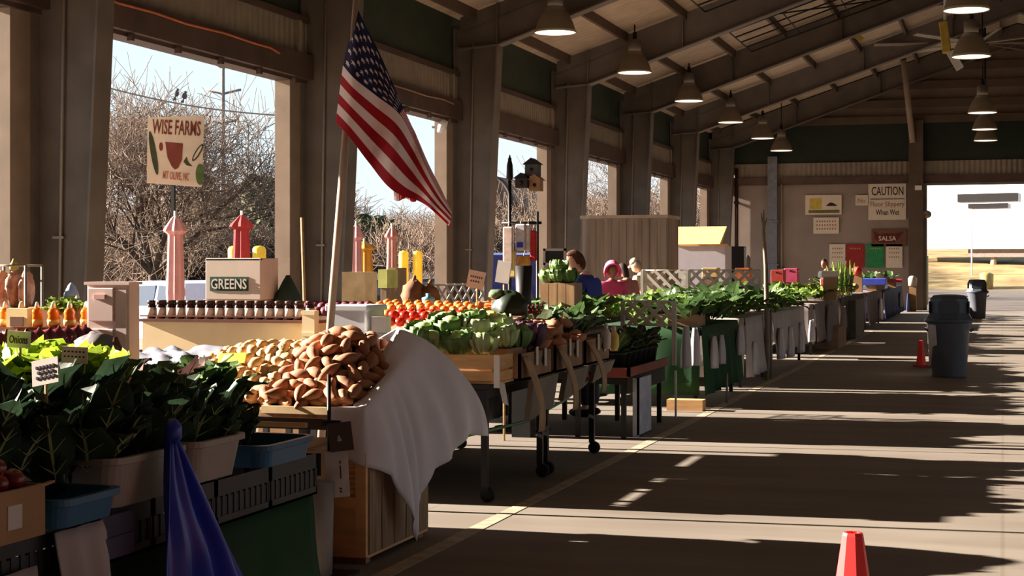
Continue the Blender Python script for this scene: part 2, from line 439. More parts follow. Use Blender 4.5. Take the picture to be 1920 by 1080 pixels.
# --- big ceiling fan behind the aisle lamps
p = at(1834, 84, 50.)
t = thing('ceiling_fan', 'large ceiling fan with long pale blades above the aisle', 'fan', p)
m_blade = M('fan blade aluminium', (176, 164, 150), .4, .05, 3.)
P('hub', MB().lathe([(.05, -.16), (.3, -.12), (.34, .1), (.18, .18), (.18, .5)], 18, p), m_steel2, t)
P('stem', MB().tube([p + Vector((0, 0, .45)), (p.x, p.y, roofz(p.x))], .06, 8), m_steel2, t)
for k in range(8):
    a = 2 * pi * k / 8 + .2
    dv = Vector((cos(a), sin(a), 0)); nv = Vector((-sin(a), cos(a), 0))
    b = MB().hexa([p + dv * .3 - nv * .09, p + dv * 3.2 - nv * .08 , p + dv * 3.2 + nv * .08 + Vector((0, 0, .05)), p + dv * .3 + nv * .09 + Vector((0, 0, .06)),
                   p + dv * .3 - nv * .09 + Vector((0, 0, .03)), p + dv * 3.2 - nv * .08 + Vector((0, 0, .025)), p + dv * 3.2 + nv * .08 + Vector((0, 0, .075)), p + dv * .3 + nv * .09 + Vector((0, 0, .09))])
    P('blade', b, m_blade, t)
p = at(1772, 70, 41.)
t = thing('hoist', 'yellow hoist hanging left of the aisle lamps', 'hoist', p)
m_yel = M('faded yellow paint', (196, 168, 70), .6)
P('body', MB().cbox(p, (.22, .3, .8), Matrix.Rotation(-.12, 3, 'Y')), m_yel, t, bevel=.02)
P('bracket', MB().cbox(p + Vector((.25, 0, -.6)), (.2, .2, .5), Matrix.Rotation(-.5, 3, 'Y')).tube([p + Vector((0, 0, .3)), (p.x, p.y, roofz(p.x) - .25)], .04), m_white, t)
p = at(1600, 64, 44.4)
solo('roof_marker', MB().cbox(p, (.6, .1, .14), Matrix.Rotation(.6, 3, 'Y')), m_yel, 'short yellow strip fixed to a roof beam', 'marker')
# --- signs on the far wall
m_sign = M('off white sign board', (214, 196, 176), .7, .04)
m_ink = M('dark sign ink', (52, 34, 28), .7)
m_red = M('sign red', (150, 42, 40), .7); m_grn = M('sign green', (44, 128, 74), .7)
RX = (pi / 2, 0, 0)
def wall_sign(x0, y0, x1, y1, mat, label, name='sign', cat='sign', lines=(), off=.06):
    a = onY(x0, y0, YE - off); b = onY(x1, y1, YE - off)
    c = Vector(((a.x + b.x) / 2, YE - off, min(a.z, b.z)))
    t = thing(name, label, cat, c)
    P('board', MB().box(a.x, b.x, YE - off, YE - off + .03, b.z, a.z), mat, t)
    for (body, px, py, h, mm, sx) in lines:
        q = onY(px, py, YE - off - .002)
        text(body, t, mm, q, h, RX, sx)
    return t
wall_sign(1628, 345, 1699, 412, m_sign, 'large white sign headed CAUTION on the end wall', lines=(('CAUTION', 1664, 358, 1.12, m_ink, .32), ('I', 1664, 373, 1.2, m_ink, .03), ('Floor Slippery', 1664, 384, 1.2, M('faint ink', (150, 112, 90), .7), .24), ('When Wet', 1664, 398, .82, m_ink, .2)))
t = wall_sign(1510, 366, 1578, 402, m_sign, 'white sign with a yellow patch and a dark car on the end wall')
a = onY(1518, 372, YE - .07); b = onY(1540, 392, YE - .07); P('picture', MB().box(a.x, b.x, YE - .068, YE - .06, b.z, a.z), m_yel, t)
a = onY(1548, 380, YE - .07); b = onY(1570, 386, YE - .07); P('picture', MB().prism([(a.x, YE - .068, b.z), (b.x, YE - .068, b.z), (b.x - .1, YE - .068, a.z - .04), (b.x - .2, YE - .068, a.z), (a.x + .15, YE - .068, a.z)], (0, .008, 0)), m_ink, t)
a = onY(1516, 394, YE - .07); b = onY(1574, 399, YE - .07); P('lettering', MB().box(a.x, b.x, YE - .067, YE - .06, b.z, a.z), M('olive ink', (110, 100, 60), .7), t)
wall_sign(1525, 408, 1573, 438, m_sign, 'small pale notice below the car sign on the end wall', lines=tuple(('IIIIIIII', 1549, 415 + 7 * k, .7, M('faded red ink', (160, 100, 84), .8), .06) for k in range(3)))
wall_sign(1604, 366, 1629, 385, m_sign, 'small pale plate left of the CAUTION sign', lines=(('No.', 1616, 376, .3, M('faint ink', (150, 112, 90), .7), .18),))
t = wall_sign(1634, 430, 1700, 462, M('brown board', (112, 74, 58), .7), 'brown board with a dark red pepper shaped sign')
a = onY(1636, 436, YE - .07); b = onY(1690, 452, YE - .07)
pts = [(1638, 434), (1650, 440), (1664, 438), (1680, 438), (1694, 434), (1686, 446), (1676, 455), (1650, 455), (1640, 448)]
pp = [onY(x, y, YE - .075) for x, y in pts]; P('emblem', MB().prism(pp[::-1], (0, .015, 0)), M('dark red emblem', (96, 36, 28), .7), t)
text('SALSA', t, m_sign, onY(1664, 447, YE - .08), .62, RX, .17)
for (x0, x1, mm, lab) in ((1555, 1585, m_sign, 'white poster left of the red poster on the end wall'), (1587, 1620, m_red, 'red poster low on the end wall'), (1625, 1657, m_grn, 'green poster low on the end wall'), (1661, 1692, m_sign, 'white poster right of the green poster on the end wall')):
    t = wall_sign(x0, 458, x1, 502, mm, lab, 'poster', 'poster', lines=tuple(('IIIII', (x0 + x1) / 2, 466 + 8 * k, .36, M('faint ink', (150, 112, 90), .7) if mm is m_sign else M('poster ink', (170, 150, 90), .7), .05) for k in range(3 if mm is m_sign else 1)))
p = onY(1722, 352, YE - .34)
solo('junction_box', MB().box(p.x - .12, p.x + .12, YE - .38, YE - .28, p.z - .08, p.z + .08), m_white, 'small white box high on the column by the end door', 'box')
p = onY(1738, 402, YE - .34)
t = thing('alarm_box', 'small round dark device on the jamb of the end door', 'alarm', p)
P('housing', MB().lathe([(.14, 0), (.14, .1)], 12, p + Vector((.02, 0, 0)), rot=Matrix.Rotation(pi / 2, 3, 'X')), m_steel2, t)
P('red_cap', MB().box(p.x - .12, p.x - .04, p.y - .12, p.y - .09, p.z - .1, p.z + .02), m_red, t)
# ================================================================ OUTSIDE
def ground_mat(name, c1, c2, sc):
    return M(name, c1, .9, .1, sc, rgb2=c2)
GZ = -.35
struct('ground', MB().box(-60, XO - .9, -30, 170, GZ - .3, GZ), ground_mat('asphalt car park', (148, 132, 118), (120, 106, 96), 1.5))
struct('ground', MB().box(-320, -60, -60, 320, GZ - .3, GZ + .02), ground_mat('dry winter grass', (160, 140, 96), (116, 98, 70), .6))
struct('ground', MB().box(-60, 120, YE + .35, 112, -.3, -.02), ground_mat('dark yard asphalt', (92, 82, 74), (70, 62, 56), .8))
g = MB().prism([(-60, 111, -.3), (-60, 118, 1.3), (-60, 126, 2.3), (-60, 150, 3.6), (-60, 260, 4.), (-60, 260, -.4)], (180, 0, 0))
struct('ground', g, ground_mat('grass bank', (156, 134, 90), (104, 86, 56), .5))
struct('ground', MB().box(XR + .3, 120, -30, YE + .3, -.3, -.02), ground_mat('right yard', (120, 108, 98), (100, 90, 82), .8))
# --- bare trees
m_bark = M('bare tree bark', (78, 66, 58), .9, .15, 3.)
m_twig = M('grey brown twigs', (120, 102, 88), .9, .15, 2.)
def bare_tree(seed, h, levels=4, spread=.55, nb=(4, 4, 4, 4), trunk=.24, fork=.22, r0=.19, rmin=.012):
    r = random.Random(seed); mb = MB()
    def seg(p, d, ln, rad, lv):
        rad = max(rad, rmin)
        n = 3 if lv < 2 else 2
        pts = [p]; q = p.copy(); dd = d.copy()
        for i in range(n):
            dd = (dd + Vector((r.uniform(-.14, .14), r.uniform(-.14, .14), r.uniform(-.02, .12)))).normalized()
            q = q + dd * ln / n; pts.append(q.copy())
        e = rad * (.55 if lv < levels else .3)
        mb.tube(pts, [max(rmin * .8, rad + (e - rad) * i / n) for i in range(n + 1)], 5 if lv < 2 else 3, mi=0 if lv < 3 else 1, cap=False)
        if lv >= levels: return
        k = nb[min(lv, len(nb) - 1)]
        for j in range(k):
            a = 2 * pi * (j + r.random()) / k
            t = r.uniform(.35, 1.) if lv else r.uniform(.75, 1.)
            o = dd.orthogonal().normalized(); o = Matrix.Rotation(a, 3, dd) @ o
            nd = (dd * (1 - spread * r.uniform(.5, 1.)) + o * spread * r.uniform(.8, 1.3) + Vector((0, 0, .12))).normalized()
            i = min(n - 1, int(t * n)); f = t * n - i
            seg(pts[i].lerp(pts[i + 1], f), nd, ln * r.uniform(.62, .85) if lv else h * r.uniform(.26, .34), e * r.uniform(.7, .95), lv + 1)
    seg(Vector((0, 0, -.2)), Vector((0, 0, 1)), h * trunk, h * r0 * .1, 0)
    return mb
p = at(288, 545, 78.); p.z = GZ
mb = bare_tree(11, 15.5, 5, .62, (7, 6, 6, 5, 4), .13, r0=.24, rmin=.016)
def tree_obj(mb, p, label, group=None, name='bare_tree', rz=0, sc=1.):
    o = local_obj(name, mb, [m_bark, m_twig], 'tree', label)
    o.location = p; o.rotation_euler = (0, 0, rz); o.scale = (sc,) * 3
    if group: o['group'] = group
    return o
tree_obj(mb, p, 'large bare spreading tree seen through the first opening')
proto = [local_obj('bare_tree', bare_tree(20 + i, 9.5, 5, .7, (9, 6, 5, 4, 4), .05, r0=.2, rmin=.019), [m_bark, m_twig], 'tree', 'bare brown tree in the woods beyond the car park') for i in range(3)]
first = [True] * 3
rr = random.Random(5); i = 0
spots = []
for row, (d0, hh) in enumerate(((98, .72), (112, .85), (126, 1.0))):
    for px in range(140, 1300, 46):
        spots.append((px + rr.uniform(-18, 18), d0 + rr.uniform(-5, 5), hh * rr.uniform(.8, 1.12) * (1.3 if 330 < px < 560 else 1) * (1.25 if px > 900 else 1)))
for (px, d, s) in spots:
    k = i % 3; i += 1
    q = at(px, 500, d); q.z = GZ
    if first[k]: o = proto[k]; first[k] = False
    else: o = proto[k].copy(); COL.objects.link(o)
    o['group'] = 'bare trees of the woods'
    o.location = q; o.rotation_euler = (0, 0, rr.uniform(0, 6)); o.scale = (s * 1.25, s * 1.25, s)
# young thin trees nearer the kerb
mbs = bare_tree(41, 4.2, 4, .5, (6, 5, 4, 3), .3, r0=.1)
tree_obj(mbs, Vector((*at(770, 500, 46.).xy, GZ)), 'small young tree between the yellow posts behind the flag')
tree_obj(bare_tree(44, 9., 5, .5, (5, 4, 4, 3), .25, r0=.12), Vector((*at(1118, 500, 82.).xy, GZ)), 'tall thin bare tree seen through the fourth opening')
tree_obj(bare_tree(45, 9., 5, .5, (5, 4, 4, 3), .22, r0=.14), Vector((*at(1232, 500, 84.).xy, GZ)), 'bare tree with dark forked limbs seen through the fifth opening')
# evergreen shrubs
m_ever = M('dark evergreen leaves', (66, 74, 48), .9, .3, 1.2)
def evergreen(px, d, h, w, label):
    q = at(px, 500, d); q.z = GZ
    mb = MB(); r = random.Random(int(px))
    mb.tube([q, q + Vector((0, 0, h * .6))], .15, 6, mi=1)
    for k in range(700):
        a = r.uniform(0, 6.28); t = r.random(); rad = w * (1 - t ** 2.2 * .75) * sqrt(r.random())
        c = q + Vector((rad * cos(a), rad * sin(a), .3 + t * (h - .3)))
        s = r.uniform(.18, .4); n = Vector((r.uniform(-1, 1), r.uniform(-1, 1), r.uniform(-.3, 1))).normalized(); u = n.orthogonal().normalized(); v = n.cross(u)
        mb.add([c - u * s, c - v * s * .5, c + u * s, c + v * s * .5 + n * .08], [(0, 1, 2, 3)], 0)
    t = thing('evergreen_tree', label, 'tree', q)
    P('foliage', mb, [m_ever, m_bark], t)
evergreen(490, 95, 7.2, 3.6, 'dark evergreen at the right edge of the first opening')
evergreen(690, 100, 5.0, 4.5, 'dark evergreen mass left of the flag tail')
# --- pylon, power line, birds
m_pyl = M('weathered pole', (120, 112, 108), .8)
p = at(418, 498, 120.); z1 = at(418, 128, 120.).z
t = thing('utility_pole', 'tall pylon with three pairs of cross arms beyond the trees', 'pylon', (p.x, p.y, GZ))
P('pole', MB().tube([(p.x, p.y, GZ), (p.x, p.y, z1)], [.26, .14], 8), m_pyl, t)
for (py, hw, dz) in ((128, 16, .0), (176, 34, .6), (232, 30, .6)):
    a = at(418 - hw, py - 8, 120.); b = at(418 + hw, py - 8, 120.); c = at(418, py, 120.)
    P('cross_arm', MB().tube([a, c, b], .09, 6), m_pyl, t)
pts = []
for i in range(17):
    f = i / 16; px = 120 + f * 460; py = 142 + 78 * f + 16 * sin(pi * min(1, f * 1.0)) 
    pts.append(at(px, py, 70.))
solo('power_line', MB().tube(pts, .035, 5), m_pyl, 'sagging power line crossing the sky in the first opening', 'cable')
for k, (px, py) in enumerate(((331, 175), (346, 180))):
    c = at(px, py, 70.)
    solo('bird', MB().blob(c, (.12, .09, .15), 3, 6).blob(c + Vector((.05, 0, .16)), (.065, .06, .065), 4, 5).prism([c + Vector((-.05, 0, -.1)), c + Vector((-.2, 0, -.28)), c + Vector((-.08, .05, -.3))], (.0, .05, .03)), M('dark feathers', (70, 66, 70), .8), ('left' if k == 0 else 'right') + ' of the two dark birds above the painted farm sign', 'bird', 'two birds')
# --- parked vehicles
m_glass = M('car glass', (62, 70, 84), .12, .02, spec=.6)
def car(px, py_roof, d, ang, paint, label, kind='suv', L_=4.6, W=1.85, H=1.62):
    q = at(px, 500, d); q.z = GZ
    t = thing('parked_car', label, 'car', q)
    rot = Matrix.Rotation(ang, 3, 'Z')
    def tf(v): return [rot @ Vector((x * L_, y * W, z * H)) + q for x, y, z in v]
    if kind == 'suv': side = [(-.5, .22), (-.5, .52), (-.47, .62), (-.42, .97), (-.1, 1.), (.12, .97), (.25, .62), (.46, .55), (.5, .42), (.5, .22)]
    elif kind == 'pickup': side = [(-.5, .26), (-.5, .58), (-.12, .58), (-.08, .97), (.1, 1.), (.2, .92), (.28, .62), (.47, .57), (.5, .4), (.5, .26)]
    else: side = [(-.5, .2), (-.5, .55), (-.36, .62), (-.22, .96), (.08, 1.), (.28, .66), (.46, .55), (.5, .4), (.5, .2)]
    mb = MB(); n = len(side)
    vs = []
    for yy in (-.5, .5):
        for (x, z) in side:
            k = .86 if z > .8 else 1.
            vs.append((x, yy * k, z))
    vs = tf(vs)
    mb.add(vs, [tuple(range(n)), tuple(range(n, 2 * n))[::-1]] + [(k, k + n, (k + 1) % n + n, (k + 1) % n) for k in range(n)])
    P('body', mb, paint, t)
    w = MB()
    if kind == 'pickup': wins = [[(-.06, .64), (-.05, .92), (.09, .93), (.2, .64)]]
    elif kind == 'suv': wins = [[(-.44, .66), (-.4, .92), (-.2, .94), (-.2, .66)], [(-.17, .66), (-.17, .94), (.1, .92), (.2, .66)]]
    else: wins = [[(-.3, .66), (-.2, .9), (-.02, .92), (-.02, .66)], [(0, .66), (0, .92), (.09, .92), (.22, .66)]]
    for ws in wins:
        for sg in (-1, 1):
            vs = [(x, sg * .5 * (1.01 - .14 * max(0, (z - .6)) / .4 * .8), z) for x, z in ws]
            vs2 = [(x, y - sg * .02, z) for x, y, z in vs]
            a = tf(vs + vs2); k = len(ws)
            w.add(a, [tuple(range(k)), tuple(range(k, 2 * k))[::-1]] + [(i, (i + 1) % k, (i + 1) % k + k, i + k) for i in range(k)])
    # wind screen and rear glass
    fr = [(side[-4][0] + .005, side[-4][1] + .02), (side[-5][0] + .005, side[-5][1] - .03)]
    a = tf([(fr[0][0], -.42, fr[0][1]), (fr[0][0], .42, fr[0][1]), (fr[1][0], .37, fr[1][1]), (fr[1][0], -.37, fr[1][1])])
    b = [v + rot @ Vector((.015, 0, .015)) for v in a]
    w.add(a + b, [(0, 1, 2, 3), (7, 6, 5, 4), (0, 4, 5, 1), (1, 5, 6, 2), (2, 6, 7, 3), (3, 7, 4, 0)])
    P('window_glass', w, m_glass, t)
    for x in (-.3, .31):
        for sg in (-1, 1):
            c = rot @ Vector((x * L_, sg * W * .46, .33)) + q
            P('wheel', MB().lathe([(.12, -.1), (.33, -.1), (.34, 0), (.33, .1), (.12, .1)], 16, c, rot=rot @ Matrix.Rotation(pi / 2, 3, 'X')), m_dark, t)
    return t
car(322, 530, 36, 2.6, M('pale blue car paint', (176, 190, 226), .35, .03), 'pale blue pickup parked behind the pink umbrella', 'suv')
car(700, 512, 52, .4, M('black car paint', (40, 40, 46), .3), 'dark car parked behind the yellow cloth', 'sedan', H=1.5)
car(806, 505, 58, .4, M('charcoal car paint', (52, 48, 52), .3), 'charcoal car parked right of the yellow posts', 'sedan', H=1.5)
car(936, 460, 44, 1.9, M('navy car paint', (36, 46, 110), .3), 'dark blue van parked outside the third opening', 'suv', 5.2, 2., 2.3)
# --- house with arched gable
q = at(905, 498, 100.)
t = thing('house', 'grey house with an arched gable seen through the third opening', 'house', (q.x, q.y, GZ))
a = at(850, 400, 100.); b = at(947, 400, 100.); e = at(900, 350, 100.).z
m_house = M('house siding', (170, 150, 136), .8)
P('wall', MB().box(a.x, b.x, q.y, q.y + 8, GZ, e - 1.2), m_house, t)
P('roof', MB().prism([(a.x - .4, q.y - .3, e - 1.3), (b.x + .4, q.y - .3, e - 1.3), (b.x - .3, q.y - .3, e + .6), (a.x + 1.2, q.y - .3, e + .6)], (0, 8.6, 0)), M('roof shingles', (110, 92, 82), .9), t)
c = at(920, 372, 99.)
arc = [(c.x + 1.3 * cos(x), q.y - .45, c.z - .6 + 1.9 * sin(x)) for x in [pi * i / 14 for i in range(15)]]
P('gable_arch', MB().tube(arc, .14, 6), M('arch trim', (70, 56, 52), .8), t)
P('gable_window', MB().box(c.x - .45, c.x - .1, q.y - .5, q.y - .3, c.z - .9, c.z + .2).box(c.x + .1, c.x + .45, q.y - .5, q.y - .3, c.z - .9, c.z + .2), M('arch trim', (70, 56, 52)), t)
# --- low pale wall and hedges in the second opening
a = at(640, 520, 70.); b = at(900, 520, 70.)
struct('trim_30', MB().prism([(a.x, a.y, GZ), (b.x, b.y, GZ), (b.x, b.y, 1.45), (a.x, a.y, 1.2)], (.2, .4, 0)), M('pale kerb wall', (214, 190, 160), .9))
# --- closed umbrellas
def umbrella(px, ytop, ybot, d, w, mat, label, tip=True):
    a = at(px, ytop, d); b = at(px, ybot, d); gz = 0. if a.x > XO - .9 else GZ
    t = thing('closed_umbrella', label, 'umbrella', (a.x, a.y, gz))
    hh = a.z - b.z; n = 16; mb = MB()
    prof = [(.012, hh), (.05, hh * .97), (w * .55, hh * .88), (w * .66, hh * .84), (w * .4, hh * .8), (w * .44, hh * .5), (w * .5, hh * .2), (w * .46, 0), (w * .2, .01)]
    vs = []; fs = []
    for (r, z) in prof:
        for k in range(n):
            an = 2 * pi * k / n; rr_ = r * (1 + (.16 if k % 2 else -.12))
            vs.append((a.x + rr_ * cos(an), a.y + rr_ * sin(an), b.z + z))
    for i in range(len(prof) - 1):
        for k in range(n): fs.append((i * n + k, (i + 1) * n + k, (i + 1) * n + (k + 1) % n, i * n + (k + 1) % n))
    mb.add(vs, fs, 0, False)
    P('canopy', mb, mat, t)
    P('pole', MB().tube([(a.x, a.y, gz), (a.x, a.y, a.z + .06)], .022, 8), m_white, t)
    P('base', MB().lathe([(.26, 0), (.26, .05), (.06, .09), (.05, .2)], 16, (a.x, a.y, gz)), m_dark, t)
m_pink = M('faded pink canvas', (244, 176, 170), .8, .05, 8.)
m_maroon = M('maroon canvas', (130, 36, 40), .8, .1, 8.)
umbrella(329, 404, 585, 21.5, .22, m_pink, 'closed pink umbrella standing left of the GREENS box')
umbrella(453, 402, 545, 26, .27, m_maroon, 'closed maroon umbrella behind the GREENS box')
umbrella(668, 421, 570, 27, .19, m_pink, 'closed pink umbrella beside the yellow cloth')
umbrella(735, 425, 540, 30, .19, M('dusty pink canvas', (206, 140, 126), .8), 'closed dusty pink umbrella left of the yellow posts')
umbrella(683, 452, 540, 28.5, .3, M('orange yellow canvas', (226, 164, 60), .8), 'closed orange yellow umbrella behind the pink one')
m_post = M('yellow bollard paint', (234, 200, 60), .5, .05)
def bollard(px, ytop, d, r, label):
    a = at(px, ytop, d); gz = GZ
    solo('bollard', MB().lathe([(r, 0), (r, a.z - gz - r * .5), (r * .8, a.z - gz - r * .15), (r * .3, a.z - gz)], 16, (a.x, a.y, gz)), m_post, label, 'bollard', 'yellow posts outside')
bollard(440, 461, 31, .13, 'yellow post outside, left of the maroon umbrella')
bollard(486, 461, 31, .13, 'yellow post outside, right of the maroon umbrella')
bollard(757, 470, 33, .1, 'left of the two yellow posts behind the flag')
bollard(783, 470, 33, .1, 'right of the two yellow posts behind the flag')
# --- painted farm sign
a = at(276, 218, 22.5); b = at(384, 350, 22.5)
cx = (a.x + b.x) / 2; cy = (a.y + b.y) / 2
t = thing('farm_sign', 'hand painted cream WISE FARMS sign on a post in the first opening', 'sign', (cx, cy, GZ))
def sg(px, py, off=0.): 
    q = at(px, py, 22.5); return q - Vector((-ST, CT, 0)) * off
cor = [sg(277, 220), sg(275, 343), sg(378, 351), sg(383, 217)]
m_cream = M('cream sign paint', (226, 204, 176), .7, .05, 5.)
P('board', MB().prism(cor, Vector((-ST, CT, 0)) * .03), m_cream, t)
RS = (pi / 2, 0, TH)
m_let = M('brown red lettering', (122, 58, 44), .7)
text('WISE FARMS', t, m_let, sg(331, 239, .006), .68, (pi / 2, radians(3), TH), .21)
text('MT OLIVE, NC', t, M('orange lettering', (186, 110, 84), .7), sg(330, 331, .006), .37, (pi / 2, radians(5), TH), .13)
def paint(pts, mat, name, off=.008): P(name, MB().prism([sg(x, y, off) for x, y in pts], Vector((-ST, CT, 0)) * .006), mat, t)
def ell(cx_, cy_, rx, ry, an=0., n=16): return [(cx_ + rx * cos(q) * cos(an) - ry * sin(q) * sin(an), cy_ + rx * cos(q) * sin(an) + ry * sin(q) * cos(an)) for q in [-2 * pi * k / n for k in range(n)]]
paint([(310, 266), (343, 269), (341, 300), (334, 315), (328, 318), (322, 312), (314, 295)], M('painted pot brown', (130, 62, 46), .7), 'painted_pot')
paint(ell(288, 287, 5.5, 42, -.17), M('painted dark green', (64, 72, 44), .7), 'painted_bean')
paint(ell(302, 275, 3.5, 8), M('painted pot brown', (130, 62, 46)), 'painted_radish')
paint(ell(371, 286, 5, 19, .55), M('painted dark green', (64, 72, 44)), 'painted_pod')
paint(ell(371, 286, 2.4, 15, .55), m_cream, 'painted_pod_stripe', .011)
paint(ell(375, 327, 8, 20, 0.), M('painted mid green', (92, 110, 56), .7), 'painted_melon')
paint([(344, 303), (350, 294), (352, 302), (360, 312), (350, 310)], M('painted dark green', (64, 72, 44)), 'painted_leaf')
q = at(322, 349, 22.5); P('post', MB().box(q.x - .025, q.x + .025, q.y + .02, q.y + .07, GZ, at(322, 300, 22.5).z), m_black, t)
a = at(1089, 348, 46.); b = at(1102, 373, 46.)
t = thing('plaque_sign', 'small grey plaque with a white dot on a post in the fourth opening', 'sign', (a.x, a.y, GZ))
P('plate', MB().box(a.x, b.x, a.y - .02, a.y, b.z, a.z), M('brown grey plate', (112, 92, 92), .7), t)
P('dot', MB().lathe([(.05, 0), (.05, .01)], 12, ((a.x + b.x) / 2, a.y - .03, b.z + .14), rot=Matrix.Rotation(pi / 2, 3, 'X')), m_white, t)
P('post', MB().tube([((a.x + b.x) / 2, a.y + .03, GZ), ((a.x + b.x) / 2, a.y + .03, a.z)], .03, 6), m_steel2, t)
# --- beyond the far door: white trailer with sign boards, posts, bin
AR = radians(-16)
RW = Matrix.Rotation(AR, 3, 'Z')
q = at(1737, 500, 118.); q.z = 1.6
zb = at(1800, 468, 121.).z
t = thing('white_trailer', 'long white trailer seen through the end door', 'trailer', q)
def rbx(mb, x0, x1, y0, y1, z0, z1):
    return mb.hexa([RW @ Vector(v) + Vector((q.x, q.y, 0)) for v in [(x0, y0, z0), (x1, y0, z0), (x1, y1, z0), (x0, y1, z0), (x0, y0, z1), (x1, y0, z1), (x1, y1, z1), (x0, y1, z1)]])
P('body', rbx(MB(), -2, 30, 0, 3, zb, 9.8), M('bright white siding', (250, 244, 240), .6, .01), t)
P('undercarriage', rbx(MB(), 3, 28, .3, 2.6, zb - .6, zb), M('grey skirt', (130, 116, 110), .8), t)
P('landing_gear', rbx(MB(), -1.4, -1.15, .3, .6, 1.5, zb), m_white, t)
def on_trailer(px, py, off):
    """point of the trailer's long face behind a pixel"""
    n = RW @ Vector((0, -1, 0)); o = Vector((q.x, q.y, 0)) + n * off
    a = at(px, py, 1.); dv = a - Vector((0, 0, HC)); s = (o - Vector((0, 0, HC))).dot(n) / dv.dot(n)
    return Vector((0, 0, HC)) + dv * s
for (x0, y0, x1, y1, lab) in ((1795, 364, 1908, 379, 'upper long dark sign board on the white trailer'), (1815, 382, 1889, 391, 'lower short dark sign board on the white trailer')):
    a = on_trailer(x0, y0, .08); b = on_trailer(x1, y1, .08); dz = a.z - on_trailer(x0, y1, .08).z
    nb = RW @ Vector((0, .15, 0))
    solo('sign_board', MB().prism([a, Vector((b.x, b.y, a.z)), Vector((b.x, b.y, a.z - dz)), Vector((a.x, a.y, a.z - dz))], nb), M('dark sign board', (22, 16, 17), .6), lab, 'sign')
for (px, y0, y1, d, w, col, nm, lab) in ((1736, 480, 545, 66., .1, (170, 150, 70), 'door_post', 'yellow green post beside the end door'), (1863, 480, 512, 116., .22, (210, 180, 140), 'wooden_post', 'short wooden post on the grass bank'), (1822, 392, 530, 112, .05, (235, 225, 215), 'flag_pole', 'thin white pole on the grass bank')):
    a = at(px, y0, d); b = at(px, y1, d)
    solo(nm, MB().tube([(a.x, a.y, min(b.z, 0 if d < 100 else b.z)), (a.x, a.y, a.z)], w, 8), M(nm + ' paint', col, .7), lab, 'post')
a = at(1850, 514, 108.); b = at(1850, 540, 108.)
solo('bin', MB().lathe([(.4, 0), (.46, a.z + .0), (.2, a.z + .12)], 12, (a.x, a.y, 0)), M('olive bin', (150, 130, 76), .7), 'olive bin standing on the yard near the grass bank', 'bin')
# ================================================================ LIGHT AND CAMERA
wd = bpy.data.worlds.new('sky'); SC.world = wd; wd.use_nodes = True
nt = wd.node_tree; N = nt.nodes; L = nt.links
bg = N['Background']; tc = N.new('ShaderNodeTexCoord'); sp = N.new('ShaderNodeSeparateXYZ'); rp = N.new('ShaderNodeValToRGB')
L.new(tc.outputs['Generated'], sp.inputs[0]); L.new(sp.outputs['Z'], rp.inputs['Fac'])
e = rp.color_ramp.elements
e[0].position = 0.; e[0].color = (.72, .79, .83, 1)
e[1].position = .9; e[1].color = (.2, .36, .62, 1)
x = e.new(.2); x.color = (.64, .78, .84, 1)
L.new(rp.outputs['Color'], bg.inputs['Color']); bg.inputs['Strength'].default_value = 1.3
sun = bpy.data.lights.new('sun', 'SUN'); so = bpy.data.objects.new('sun', sun); COL.objects.link(so)
sun.energy = 36.; sun.angle = radians(.55); sun.color = (1., .87, .73)
EL, AZ = radians(19.3), radians(3.5)
dv = Vector((cos(EL) * cos(AZ), cos(EL) * sin(AZ), -sin(EL)))
so.rotation_euler = dv.to_track_quat('-Z', 'Y').to_euler(); so.location = (-30, 20, 20)
cam = bpy.data.cameras.new('camera'); co = bpy.data.objects.new('camera', cam); COL.objects.link(co)
co.location = (0, 0, HC); co.rotation_euler = (pi / 2, 0, TH)
cam.sensor_width = 36; cam.lens = FOC / 1920 * 36; cam.shift_y = -(540 - 498) / 1920; cam.clip_end = 800
SC.camera = co
SC.view_settings.view_transform = 'Standard'; SC.view_settings.look = 'None'; SC.view_settings.exposure = 0; SC.view_settings.gamma = 1
# ================================================================ PRODUCE KINDS
m_wood = M('pale crate wood', (196, 152, 104), .8, .12, 5., stretch=(1, 1, 6))
m_wood2 = M('weathered wood', (150, 124, 98), .85, .2, 4., stretch=(6, 6, 1))
m_board = M('birch board', (222, 172, 122), .55, .1, 3., stretch=(1, 1, 5))
m_card = M('brown cardboard', (166, 130, 96), .85, .08, 5.)
m_bcrate = M('black crate plastic', (48, 46, 48), .45, .08, 6.)
m_clear = M('milky tub plastic', (190, 178, 168), .35, .05, 6., transl=.35)
m_bluetub = M('blue tub plastic', (52, 96, 132), .4, .05, 6.)
m_canvas = M('grey canvas', (220, 214, 222), .9, .06, 2.5, bump=.3)
m_gcloth = M('green table cloth', (26, 62, 32), .85, .1, 2.5)
m_blueb = M('blue poly tarp', (40, 58, 178), .35, .12, 3., bump=.3, spec=.5)
m_paper = M('price card paper', (206, 198, 190), .7, .04, 8.)
m_pen = M('marker ink', (60, 48, 70), .7)
m_pink2 = M('pink price card', (236, 196, 180), .7, .04)
m_ylw = M('yellow price card', (240, 214, 70), .6, .04)
